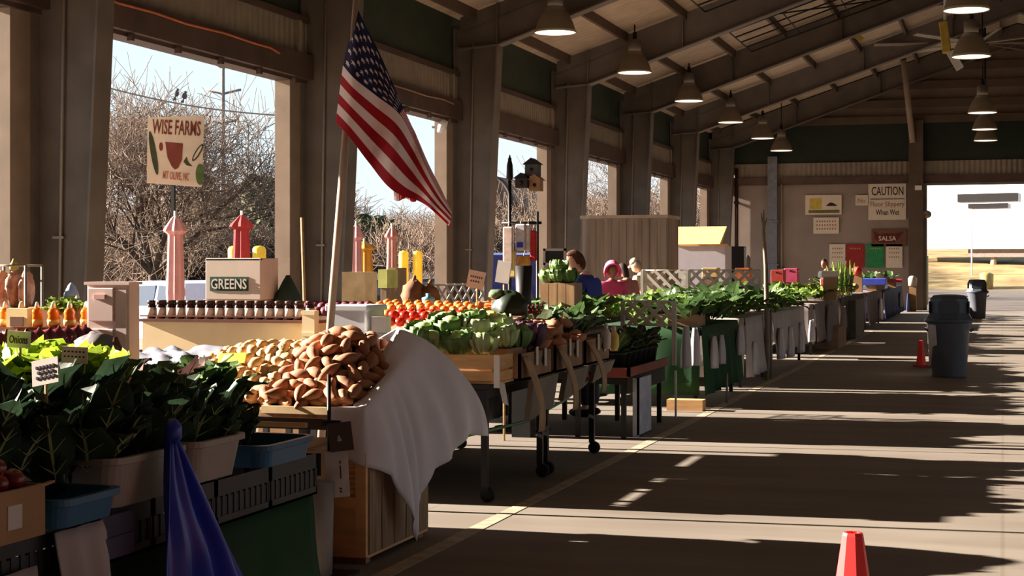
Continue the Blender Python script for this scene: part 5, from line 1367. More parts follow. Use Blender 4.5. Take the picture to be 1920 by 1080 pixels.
# ---------------------------------------------------------------- lattice panels
m_latt = M('grey lattice slat', (196, 190, 180), .8, .1, 4.); m_lattw = M('white lattice slat', (178, 168, 156), .8, .1, 4.)
def lattice(p0, p1, z0, z1, step, w, mat, label, name='lattice_panel', zp=0):
    p0, p1 = Vector(p0), Vector(p1); dv = (p1 - p0); L_ = dv.length; dv.normalize(); nv = Vector((dv.y, -dv.x, 0)); h = z1 - z0
    t = thing(name, label, 'lattice', ((p0 + p1) / 2).to_tuple()[:2] + (z0,))
    mb = MB()
    for sg, off in ((1, 0), (-1, .008)):
        s = -h
        while s < L_ + h:
            a0, a1 = (s, s + h) if sg > 0 else (s + h, s)
            # clip to panel
            q = []
            for (aa, zz) in ((a0, 0.), (a1, h)): q.append((aa, zz))
            (xa, za), (xb, zb2) = q
            if xa > xb: xa, za, xb, zb2 = xb, zb2, xa, za
            if xb > 0 and xa < L_:
                def cl(x): return za + (zb2 - za) * (x - xa) / (xb - xa)
                xs, xe = max(0, xa), min(L_, xb)
                A = p0 + dv * xs + Vector((0, 0, z0 + cl(xs))); B = p0 + dv * xe + Vector((0, 0, z0 + cl(xe)))
                d2 = (B - A).normalized(); u = d2.cross(nv) * w / 2; o = nv * off
                mb.hexa([A - u + o, B - u + o, B - u + o + nv * .007, A - u + o + nv * .007, A + u + o, B + u + o, B + u + o + nv * .007, A + u + o + nv * .007])
            s += step
    P('slats', mb, mat, t)
    fr = MB()
    for (a, b) in ((p0 + Vector((0, 0, z0)), p1 + Vector((0, 0, z0))), (p0 + Vector((0, 0, z1)), p1 + Vector((0, 0, z1)))):
        fr.tube([a, b], .012, 4)
    P('rails', fr, mat, t)
    po = MB()
    for f in (0., 1.): q = p0.lerp(p1, f); P('post', MB().box(q.x - .02, q.x + .02, q.y - .02, q.y + .02, zp, z1), mat, t)
    return t
a = at(1168, 565, 16.25); b = at(1264, 565, 16.05)
lattice((a.x, a.y, 0), (b.x, b.y, 0), 1.0, 1.24, .15, .038, m_latt, 'grey lattice panel above the red tray of potted greens', zp=.6)
a = at(1204, 520, 22.4); b = at(1288, 520, 22.2)
lattice((a.x, a.y, 0), (b.x, b.y, 0), 1.2, 1.535, .17, .042, m_lattw, 'pale lattice panel behind the leafy stalls, left of its middle post', zp=.9)
a = at(1292, 520, 23.6); b = at(1424, 520, 23.3)
lattice((a.x, a.y, 0), (b.x, b.y, 0), 1.2, 1.535, .18, .045, m_lattw, 'pale lattice panel behind the leafy stalls, right of its middle post', zp=.9)
a = at(790, 565, 17.); b = at(905, 565, 18.)
lattice((a.x, a.y, 0), (b.x, b.y, 0), at(800, 572, 17).z, at(800, 535, 17).z, .16, .03, m_latt, 'grey lattice behind the price sign and the mesh sacks')
# ---------------------------------------------------------------- red tray stand
t = table('low stand with a dull red tray of potted greens', -4.4, -3.3, 14.4, 16.1, .6, M('dull red tray', (128, 60, 50), .6, .1, 4.), m_black, 'tray_stand', False, 'stand')
P('tray_rim', MB().box(-3.3, -3.27, 14.35, 16.15, .58, .66).box(-4.4, -3.27, 14.35, 14.38, .58, .66), M('dull red tray', (128, 60, 50)), t)
P('skirt_board', MB().box(-3.32, -3.3, 14.43, 16.1, .42, .575), M('dark olive board', (52, 46, 34), .8), t)
solo('white_board', MB().box(-3.26, -3.24, 14.6, 15.15, .02, .55).box(-3.3, -3.24, 14.6, 14.62, 0, .55), M('bluish white panel', (172, 172, 186), .7, .15, 9.), 'bluish white board standing under the red tray', 'board')
m_pot = M('black pot plastic', (34, 32, 32), .6)
for i in range(7):
    y = 14.55 + i * .235
    t = thing('plant_pot', 'black pot of dark greens on the red tray, ' + ('nearest', 'second', 'third', 'fourth', 'fifth', 'sixth', 'farthest')[i] + ' in its row', 'potted plant', (-3.45, y, .6)); t['group'] = 'pots on the red tray'
    P('pot', MB().lathe([(.075, 0), (.1, .17), (.108, .17), (.108, .19), (.09, .19), (.085, .12)], 16, (-3.45, y, .602)), m_pot, t)
    mb = MB()
    for k in range(11): leaf(mb, (-3.45, y, .74), k * .618 * 6.28, R.uniform(.5, 1.3), R.uniform(.2, .34), .12, .9, .12, 0, 1, i * 40 + k)
    P('foliage', mb, G['kale'] if i % 3 else G['collard'], t)
table('raised table of leafy greens behind the red tray', -4.9, -3.75, 14.45, 16.15, .98)
# ---------------------------------------------------------------- leafy stalls
m_wskirt = M('dingy white skirt', (176, 164, 158), .9, .08, 2.); m_gskirt = M('grey skirt cloth', (128, 118, 116), .9, .1, 2.)
m_bskirt = M('dark blue skirt', (48, 52, 92), .85, .15, 2.); m_dskirt = M('charcoal skirt', (74, 68, 62), .9, .12, 2.)
def stall(label, cl, y0, y1, z, mat, zb, seed, near=True):
    table(label, -4.5, -3.25, y0, y1, z)
    if mat: skirt(cl, -4.5, -3.25, y0, y1, z, zb, mat, near=near, seed=seed, group=None)
stall('market table under the green cloth', 'bright green cloth on the stall behind the red tray', 17.75, 20.3, .9, m_gcloth, .14, 3)
stall('market table under the tall white skirt', 'pale skirt hanging on the stall right of the green cloth', 20.95, 23.1, .9, m_wskirt, .12, 5)
stall('market table hung with white bags', 'white cloth hung low on the table of trimmed greens', 23.5, 27.4, .9, m_wskirt, .28, 7)
stall('market table under the nearer grey cloth', 'grey cloth on the table before the brown carton on the floor', 29.0, 33.2, .9, m_gskirt, .22, 9)
stall('market table under the charcoal cloth', 'charcoal cloth on the table beyond the brown carton', 34.0, 39.5, .92, m_dskirt, .05, 11)
stall('market table under the farther grey cloth', 'grey blue cloth on the table before the blue cloth', 40.5, 45.5, .92, m_gskirt, .1, 13)
stall('farthest market table, under a blue cloth', 'dark blue cloth on the farthest table', 46.5, 55., .92, m_bskirt, .08, 15)
def rowof(kinds, y0, y1, n, x0, x1, z, label, group, sc=1., zr=.06):
    for i in range(n):
        put(kinds, R.uniform(x0, x1), y0 + (y1 - y0) * (i + R.random() * .6) / n, z + R.uniform(0, zr), label, group, sc)
rowof(DUST, 14.5, 16.1, 14, -4.3, -3.8, .99, 'pale leafy head on the table behind the red tray', 'pale heads behind the red tray', .95)
rowof(COLL, 14.5, 16.1, 12, -4.7, -3.7, 1.0, 'flat green bunch on the table behind the red tray', 'green bunches behind the red tray', .95)
rowof(LETT, 15.3, 16.1, 5, -4.4, -3.9, 1.08, 'bright lettuce at the far end of the table behind the red tray', 'lettuce behind the red tray', 1.2)
rowof(COLL, 17.8, 20.2, 16, -3.8, -3.3, .92, 'flat green bunch on the green clothed table', 'green bunches on the green clothed table', 1.05)
rowof(TURN, 17.8, 20.2, 14, -4.3, -3.35, .95, 'turnip bunch on the green clothed table', 'turnip bunches on the green clothed table', 1.)
rowof(MUST, 17.9, 20.2, 12, -4.4, -3.6, 1.0, 'frilly bunch on the green clothed table', 'frilly bunches on the green clothed table', 1.05)
rowof(DUST, 18., 20.3, 9, -4.4, -3.6, 1.02, 'pale leafy head on the green clothed table', 'pale heads on the green clothed table', 1.)
rowof(COLL, 21., 23.1, 14, -4.3, -3.3, .93, 'flat green bunch on the white skirted table', 'green bunches on the white skirted table', 1.15)
rowof(DUST, 21., 23.1, 9, -4.3, -3.5, 1.0, 'pale leafy head on the white skirted table', 'pale heads on the white skirted table', 1.1)
rowof(TURN, 21., 23.1, 8, -4., -3.3, .93, 'turnip bunch on the white skirted table', 'turnip bunches on the white skirted table', 1.15)
rowof(MUST, 23.6, 27.3, 14, -4.3, -3.3, .94, 'frilly yellow green bunch on the table hung with white bags', 'frilly bunches on the white bag table', 1.15)
rowof(TURN, 23.6, 27.3, 16, -4.2, -3.3, .94, 'turnip bunch on the table hung with white bags', 'turnip bunches on the white bag table', 1.2)
rowof(DUST, 24., 27.3, 9, -4.3, -3.4, 1.0, 'pale leafy head on the table hung with white bags', 'pale heads on the white bag table', 1.15)
rowof(MUST, 29.2, 33., 9, -4.2, -3.4, .94, 'yellow green bunch on the nearer grey clothed table', 'bunches on the nearer grey clothed table', 1.2)
rowof(TURN, 34.2, 39., 10, -4.2, -3.4, .96, 'turnip bunch on the charcoal clothed table', 'bunches on the charcoal clothed table', 1.2)
rowof(COLL, 46.8, 54.5, 14, -4.2, -3.3, .98, 'leafy bunch on the blue clothed farthest table', 'bunches on the farthest table', 1.3)
# cauliflower and onions pale round
m_caul = M('cream cauliflower', (226, 206, 160), .8, .1, 20.)
for i in range(9):
    solo('cauliflower', MB().blob((-3.42 - .12 * (i % 3), 23.65 + .2 * i, 1.06 + .05 * (i % 2)), (.09, .09, .07), i, 7, .15, 8.), m_caul, 'cream cauliflower at the front of the table hung with white bags', 'cauliflower', 'cauliflowers on the white bag table')
m_gourd = M('mixed gourd', (206, 170, 110), .6, .25, 3.)
for i in range(22):
    solo('gourd', MB().blob((-3.35 - .28 * (i % 4), 34.2 + .22 * i, 1.0 + .05 * (i % 3)), (.1, .12, .08), i, 6, .15), m_gourd, 'tan gourd on the charcoal clothed table', 'gourd', 'gourds on the charcoal clothed table')
# things hanging at the stall fronts
m_bagw = M('white carrier bag', (202, 194, 198), .45, .05, 6., transl=.2)
def bagobj(px, y0, y1, w, Y, label, mat=m_bagw, group=None):
    a = onX(px, y0, -3.17); b = onX(px, y1, -3.17); h = a.z - b.z
    def fn(s, t):
        k = .45 + .55 * sin(min(1., t * 1.25) * pi / 2); an = 2 * pi * s
        return (a.x + .02 + .05 * k * cos(an) + .01 * sin(7 * an), a.y + w * .5 * k * sin(an), a.z - h * t)
    solo('carrier_bag', MB().sheet(16, 8, fn, .003), mat, label, 'bag', group)
for i, (px, y0, y1, w) in enumerate(((1283, 612, 690, .16), (1300, 615, 685, .1), (1335, 630, 690, .18), (1349, 628, 682, .14), (1385, 610, 665, .3), (1412, 640, 700, .3))):
    bagobj(px, y0, y1, w, 0, ('first', 'second', 'third', 'fourth', 'fifth', 'sixth')[i] + ' pale carrier bag from the left, hanging at the green and white stall fronts', group='bags at the green clothed stall')
for i, (px, y0, y1, w) in enumerate(((1462, 615, 672, .5), (1480, 612, 668, .5), (1500, 605, 660, .5), (1520, 600, 640, .6))):
    bagobj(px, y0, y1, w, 0, ('first', 'second', 'third', 'fourth')[i] + ' pale bag from the left, hanging on the white bag table', group='bags on the white bag table')
for i, (px, y0, y1, w, mt) in enumerate(((1553, 570, 640, .8, m_gskirt), (1580, 575, 615, 1., m_gskirt), (1612, 590, 610, .6, m_white), (1650, 560, 600, 1.2, m_bagw), (1688, 548, 575, 1.4, m_gskirt), (1702, 550, 590, 1.4, m_bskirt))):
    bagobj(px, y0, y1, w, 0, ('first grey', 'second grey', 'small white', 'pale blue', 'far grey', 'far blue')[i] + ' cloth bundle hanging on the distant stalls', mt, group='bundles on the distant stalls')
q = onX(1300, 670, -3.2)
solo('carton', MB().box(-3.75, -3.28, 17.78, 18.3, .915, 1.05), m_carton, 'open brown carton on the near corner of the green clothed table', 'carton')
a = onz(1572, 655, 0.); solo('carton', MB().box(a.x - .45, a.x, a.y, a.y + 1.6, 0, .42), m_carton, 'brown carton on the floor beside the grey clothed table', 'carton')
a = onz(1605, 636, 0.); solo('grey_chest', MB().box(a.x - .5, a.x, a.y, a.y + 2.2, 0, .85), M('olive grey chest', (96, 88, 78), .8), 'olive grey chest standing before the charcoal cloth', 'chest', bevel=.02)
solo('floor_board', MB().box(-3.55, -3.15, 17.4, 17.6, 0, .12), m_wood, 'short tan board on the floor before the green cloth', 'board')
# poles at the stalls
def pole(px, y0, y1, d, r, mat, label, name='pole', kink=0):
    a = at(px, y0, d); b = at(px, y1, d)
    if b.z < .06: b.z = 0.
    solo(name, MB().tube([b, b.lerp(a, .5) + Vector((kink, 0, 0)), a], r, 8), mat, label, 'pole')
pole(1267, 695, 786, 16.7, .012, m_white, 'thin white pole at the near corner of the green clothed table')
pole(1363, 700, 757, 18.6, .014, m_conduit, 'thin grey pole before the green cloth')
pole(1446, 568, 711, 22.6, .02, m_conduit, 'grey pole at the white skirted table')
a = at(1432, 392, 22.4); b = at(1438, 600, 22.4)
solo('branch_post', MB().tube([(b.x, b.y, 0), b, at(1436, 500, 22.4), at(1431, 430, 22.4), a], [.035, .035, .03, .025, .008], 8).tube([at(1431, 435, 22.4), at(1427, 398, 22.4)], [.02, .006], 6).tube([at(1432, 430, 22.4), at(1438, 408, 22.4)], [.02, .006], 6), M('grey branch bark', (132, 116, 100), .9, .2, 5.), 'rough branch post rising above the leafy stalls', 'post')
# ---------------------------------------------------------------- goods behind the stalls
a = at(1105, 404, 31.); b = at(1258, 404, 31.)
t = thing('tarp_shed', 'tall grey weathered shed with a rounded sunlit edge behind the people', 'shed', ((a.x + b.x) / 2, a.y, 0))
m_shed = M('weathered grey planks', (142, 124, 110), .85, .22, 1.2, stretch=(5, 5, .4))
x0 = at(1086, 404, 31.).x; r = .22
poly = [(b.x, a.y), (b.x, a.y + 1.2), (x0, a.y + 1.2), (x0, a.y + r)] + [(x0 + r - r * cos(q), a.y + r - r * sin(q)) for q in [pi / 2 * k / 8 for k in range(1, 9)]]
P('walls', MB().prism([(x, y, 0) for x, y in poly[::1]], (0, 0, a.z - .06)), [m_shed], t)
P('roof_rim', MB().prism([(b.x + .04, a.y - .05, a.z - .06), (b.x + .04, a.y + 1.25, a.z - .06), (x0 - .04, a.y + 1.25, a.z - .06), (x0 - .04, a.y + .15, a.z - .06), (x0 + .2, a.y - .05, a.z - .06)], (0, 0, .06)), M('pale rim', (170, 150, 132), .7), t)
sl = MB()
for k in range(9):
    x = x0 + .3 + (b.x - x0 - .35) * k / 9; sl.box(x, x + .02, a.y - .012, a.y, .02, a.z - .1)
P('battens', sl, m_shed, t)
a = at(1267, 460, 36.); b = at(1366, 505, 36.)
t = thing('white_chest', 'large pale grey chest with a raised yellow lid at the back', 'chest', ((a.x + b.x) / 2, a.y, 0))
P('body', MB().box(a.x, b.x, a.y, a.y + .8, 0, a.z), M('pale grey chest', (176, 170, 178), .6, .03), t, bevel=.02)
l0 = at(1265, 425, 36.); l1 = at(1363, 425, 36.)
P('lid', MB().hexa([(a.x, a.y - .25, a.z + .02), (b.x - .1, a.y - .25, a.z + .02), (b.x - .06, a.y - .2, a.z + .02), (a.x, a.y - .2, a.z + .02), (a.x - .02, a.y + .1, l0.z), (b.x, a.y + .1, l0.z), (b.x, a.y + .15, l0.z), (a.x - .02, a.y + .15, l0.z)]), M('pale yellow lid', (246, 218, 130), .6, .04), t)
P('hinge_strip', MB().box(a.x, b.x + .05, a.y - .02, a.y, a.z - .02, a.z + .03), m_wood, t)
a = at(1368, 462, 38.); b = at(1396, 510, 38.)
solo('black_speaker', MB().box(a.x, b.x, a.y, a.y + .4, 0, a.z), m_black, 'tall black box standing right of the pale grey chest', 'box', bevel=.02)
a = at(1400, 478, 39.); solo('steel_can', MB().lathe([(.1, .6), (.1, a.z - .08), (.04, a.z)], 12, (a.x, a.y, 0)).box(a.x - .12, a.x + .12, a.y - .12, a.y + .12, 0, .6), m_conduit, 'grey steel can on a block right of the black box', 'can')
for (x0, y0, x1, y1, d, col, lab) in ((1378, 502, 1406, 530, 30., (206, 112, 60), 'orange crate behind the white lattice'), (1445, 506, 1470, 540, 33., (170, 60, 54), 'red crate right of the branch post'), (1470, 503, 1496, 530, 34., (196, 76, 110), 'pink crate right of the red crate'), (1316, 502, 1346, 520, 32., (214, 170, 110), 'tan box behind the lattice below the chest')):
    a = at(x0, y0, d); b = at(x1, y1, d)
    t = thing('stacked_crate', lab, 'crate', ((a.x + b.x) / 2, a.y, 0))
    P('crate', MB().box(a.x, b.x, a.y, a.y + .4, b.z, a.z), M('crate %d' % x0, col, .7, .1), t, bevel=.01)
    P('handle_slot', MB().box((a.x * .6 + b.x * .4), (a.x * .4 + b.x * .6), a.y - .005, a.y, a.z - .07, a.z - .04), m_dark, t)
    P('base_stack', MB().box(a.x + .03, b.x - .03, a.y + .03, a.y + .37, 0, b.z), m_wood2, t)
# small bright goods on the far tables
for i, (px, py, d, w, h, col, nm, lab) in enumerate(((1607, 500, 40., .13, .2, (236, 70, 60), 'red_bottle', 'round red bottle topmost on the charcoal clothed table'), (1555, 508, 31., .3, .12, (220, 200, 190), 'white_dish', 'white dish on the nearer grey clothed table'), (1552, 522, 31.5, .3, .14, (214, 96, 90), 'radish_bundle', 'pink red bundle on the nearer grey clothed table'), (1634, 522, 42., .75, .18, (70, 84, 190), 'blue_box', 'bright blue box on the farther grey clothed table'), (1672, 523, 47.5, .6, .1, (190, 60, 80), 'red_box', 'flat red box at the near end of the farthest table'), (1650, 512, 44., .12, .16, (220, 190, 170), 'pale_jar', 'pale jar beside the bright blue box'), (1711, 517, 56., .16, .35, (170, 160, 150), 'white_canister', 'pale canister at the far end of the farthest table'))):
    q = at(px, py, d); zt2 = q.z
    zbase = {31.: .925, 31.5: .925, 40.: .0, 42.: .935, 47.5: .935, 44.: .935, 56.: .0}[d]
    mm = M(nm + ' colour', col, .5, .1, 5.)
    t = thing(nm, lab, 'goods', (q.x, q.y, zbase))
    if w > .28: P('body', MB().box(q.x - w / 2, q.x + w / 2, q.y, q.y + .35, zt2 - h, zt2), mm, t, bevel=.015)
    else: P('body', MB().lathe([(w * .9, -h), (w, -h * .3), (w * .6, -h * .05), (w * .25, 0)], 12, (q.x, q.y, zt2)), mm, t)
    if zt2 - h > zbase + .02: P('stand', MB().box(q.x - .12, q.x + .12, q.y + .02, q.y + .22, zbase, zt2 - h), m_card, t)
for i in range(5):
    q = at(1560 + i * 9, 520, 32.); lf = MB()
    for k in range(4): leaf(lf, (q.x, q.y, 1.0), R.uniform(0, 6.28), 1.45, R.uniform(.5, .75), .05, .25, .02, 0, 1, 800 + i * 9 + k, stem=.05)
    solo('leek_bunch', lf, G['mustard'], 'tall thin leek bunch standing on the nearer grey clothed table', 'leeks', 'leeks')
# rack of birdhouses and hanging bags in the third opening
q = at(978, 500, 15.5)
t = thing('display_rack', 'tall dark rack with birdhouses and bags in the third opening', 'rack', (q.x, q.y, 0))
z0 = at(978, 300, 15.5).z
r_ = MB().tube([(q.x - .12, q.y, 0), (q.x - .12, q.y, at(960, 296, 15.5).z)], .018, 8).tube([(q.x + .16, q.y, 0), (q.x + .16, q.y, z0 - .5)], .014, 8)
P('uprights', r_, m_black, t)
P('cross_bar', MB().tube([(q.x - .2, q.y, at(978, 418, 15.5).z), (q.x + .2, q.y, at(978, 418, 15.5).z)], .014, 8), m_black, t)
P('finial', MB().lathe([(.004, 0), (.035, .03), (.03, .16), (.004, .26)], 8, (q.x - .12, q.y, at(960, 340, 15.5).z)), m_black, t)
P('feet', MB().box(q.x - .2, q.x + .25, q.y - .15, q.y + .15, 0, .03), m_black, t)
for (x0, y0, x1, y1, col, lab) in ((984, 300, 1010, 330, (92, 92, 90), 'grey birdhouse at the top of the display rack'), (992, 330, 1014, 358, (176, 134, 100), 'tan birdhouse below the grey one on the rack'), (966, 328, 990, 352, (70, 60, 54), 'dark birdhouse at the middle of the rack')):
    a = at(x0, y0, 15.4); b = at(x1, y1, 15.4); mm = M('birdhouse %d' % x0, col, .8, .15)
    t = thing('birdhouse', lab, 'birdhouse', ((a.x + b.x) / 2, a.y, b.z)); t['group'] = 'birdhouses'
    w_ = b.x - a.x; h_ = a.z - b.z; m_ = (a.x + b.x) / 2
    P('box', MB().box(a.x, b.x, a.y, a.y + .12, b.z, a.z - h_ * .25), mm, t)
    P('roof', MB().prism([(a.x - .02, a.y - .02, a.z - h_ * .28), (b.x + .02, a.y - .02, a.z - h_ * .28), (m_, a.y - .02, a.z + .02)], (0, .16, 0)), m_black if x0 != 992 else mm, t)
    P('entry_hole', MB().lathe([(.018, 0), (.018, .004)], 10, (m_, a.y - .002, b.z + h_ * .4), rot=Matrix.Rotation(pi / 2, 3, 'X')), m_black, t)
    P('perch', MB().tube([(m_, a.y, b.z + h_ * .2), (m_, a.y - .04, b.z + h_ * .2)], .004, 5), mm, t)
for (px, y0, y1, w, col, lab) in ((953, 425, 505, .1, (214, 190, 176), 'pale patterned bag hanging left on the rack'), (976, 420, 470, .1, (206, 196, 206), 'white bag with blue print hanging mid rack'), (990, 420, 472, .05, (226, 214, 210), 'narrow white bag hanging mid rack'), (1000, 432, 490, .06, (206, 40, 40), 'narrow red bag hanging right on the rack'), (956, 470, 520, .12, (236, 206, 130), 'yellow bag hanging low left on the rack'), (982, 480, 498, .12, (226, 160, 76), 'orange bag hanging low mid rack')):
    a = at(px, y0, 15.25); b = at(px, y1, 15.25)
    t = thing('hanging_bag', lab, 'bag', (a.x, a.y, b.z)); t['group'] = 'bags on the rack'
    P('bag', MB().box(a.x - w / 2, a.x + w / 2, a.y - .02, a.y + .03, b.z, a.z), M('rack bag %d' % px, col, .6, .15, 18.), t, bevel=.012)
    P('hook', MB().tube([(a.x, a.y, a.z), (a.x, a.y + .04, a.z + .05)], .005, 5), m_conduit, t)
    if px == 976: P('print', MB().box(a.x - .03, a.x + .03, a.y - .023, a.y - .02, b.z + .03, b.z + .08), m_blueb, t)
a = at(970, 498, 15.); b = at(996, 526, 15.)
solo('black_bin', MB().lathe([(.065, b.z - .5), (.08, a.z), (.07, a.z), (.06, b.z)], 16, ((a.x + b.x) / 2, a.y, 0)).box((a.x + b.x) / 2 - .09, (a.x + b.x) / 2 + .09, a.y - .09, a.y + .09, 0, b.z - .5), m_black, 'black bin on a dark stand below the hanging bags', 'bin')
a = at(944, 510, 14.6); t = thing('white_board_sign', 'small white sign left of the display rack', 'sign', (a.x, a.y, 0))
P('board', MB().cbox((a.x, a.y, a.z), (.13, .02, .2), Matrix.Rotation(.15, 3, 'Y')), m_paper, t); P('stick', MB().tube([(a.x, a.y + .02, 0), (a.x, a.y + .02, a.z)], .012, 6), m_wood, t)
a = at(1019, 466, 15.2); b = at(1065, 497, 15.2)
t = thing('chalkboard', 'small framed chalkboard above the dark green cabbages', 'sign', ((a.x + b.x) / 2, a.y, 0))
fr = MB()
for bx in ((a.x, b.x, a.z - .022, a.z), (a.x, b.x, b.z, b.z + .022), (a.x, a.x + .022, b.z, a.z), (b.x - .022, b.x, b.z, a.z)): fr.box(bx[0], bx[1], a.y - .012, a.y + .015, bx[2], bx[3])
P('frame', fr, m_paper, t); P('slate', MB().box(a.x, b.x, a.y - .004, a.y + .008, b.z, a.z), M('slate', (58, 50, 52), .8), t)
P('post', MB().box(a.x, a.x + .025, a.y + .008, a.y + .03, 0, a.z), m_paper, t)

# unseen cloths added behind the tables to block sun passing underneath
def sun_block_cloth(y0, y1, z, label, x=-4.66, mat=None):
    solo('light_blocker', MB().sheet(24, 4, lambda s_, t_: (x + .02 * sin(s_ * 40) * t_, y0 + (y1 - y0) * s_, z - t_ * (z - .04)), .006), mat or M('charcoal blocker cloth', (60, 54, 52), .9), label, 'cloth')
sun_block_cloth(10.15, 13.3, .76, 'added charcoal cloth blocking sun on the far side of the black carts')
sun_block_cloth(14.5, 16.2, .9, 'added charcoal cloth blocking sun on the far side of the red tray stand', -4.95)
sun_block_cloth(8.05, 9.1, .76, 'charcoal cloth hanging on the far side of the sweet potato table', -4.56)

rowof(DUST, 12.5, 13.25, 9, -3.75, -3.3, 1.0, 'pale leafy head heaped behind the farthest hanging carton', 'pale heads by the farthest carton', .95)
rowof(COLL, 12.7, 13.25, 5, -3.7, -3.35, 1.0, 'flat green bunch heaped behind the farthest hanging carton', 'green bunches by the farthest carton', .8)
for i, (px, py, col, lab) in enumerate(((1136, 632, (222, 206, 204), 'white bottle clipped at the right end of the hanging cartons'), (1151, 636, (236, 206, 110), 'small yellow bag at the right end of the hanging cartons'))):
    q = onX(px, py, -3.18)
    t = thing(('white_bottle', 'yellow_bag')[i], lab, ('bottle', 'bag')[i], q - Vector((0, 0, .1)))
    P('body', MB().lathe([(.03, -.1), (.045, -.06), (.045, .03), (.018, .07)], 12, q), M('clip %d' % i, col, .5), t); P('top', MB().lathe([(.02, .07), (.02, .1), (.008, .12)], 10, q), m_white, t)

for (y0, y1, nm) in ((17.8, 20.25, 'green clothed table'), (21., 23.05, 'white skirted table'), (23.55, 27.35, 'white bag table'), (29.05, 33.1, 'nearer grey clothed table'), (34.05, 39.4, 'charcoal clothed table'), (40.55, 45.4, 'farther grey clothed table'), (46.55, 54.9, 'farthest blue clothed table')):
    sun_block_cloth(y0, y1, .86, 'charcoal cloth hanging on the far side of the ' + nm, -4.56)  # added out of sight, keeps the floor before each far stall in shade
# ================================================================ PEOPLE
m_skin = M('skin', (214, 158, 130), .6, .05, 9.); m_skin2 = M('brown skin', (150, 100, 78), .6, .05, 9.)
def skinned(joints, edges, sub=2):
    me = bpy.data.meshes.new('tmp'); names = list(joints)
    me.from_pydata([joints[n][0] for n in names], [(names.index(a), names.index(b)) for a, b in edges], [])
    ob = bpy.data.objects.new('tmp', me); COL.objects.link(ob)
    md = ob.modifiers.new('s', 'SKIN'); md.use_smooth_shade = True
    for i, n in enumerate(names):
        r = joints[n][1]; r = r if isinstance(r, tuple) else (r, r)
        me.skin_vertices[0].data[i].radius = r; me.skin_vertices[0].data[i].use_root = (i == 0)
    ob.modifiers.new('u', 'SUBSURF').levels = sub
    dg = bpy.context.evaluated_depsgraph_get(); ev = ob.evaluated_get(dg); m2 = ev.to_mesh()
    vs = [v.co.copy() for v in m2.vertices]; fs = [tuple(p.vertices) for p in m2.polygons]
    ev.to_mesh_clear(); bpy.data.objects.remove(ob); bpy.data.meshes.remove(me)
    return vs, fs
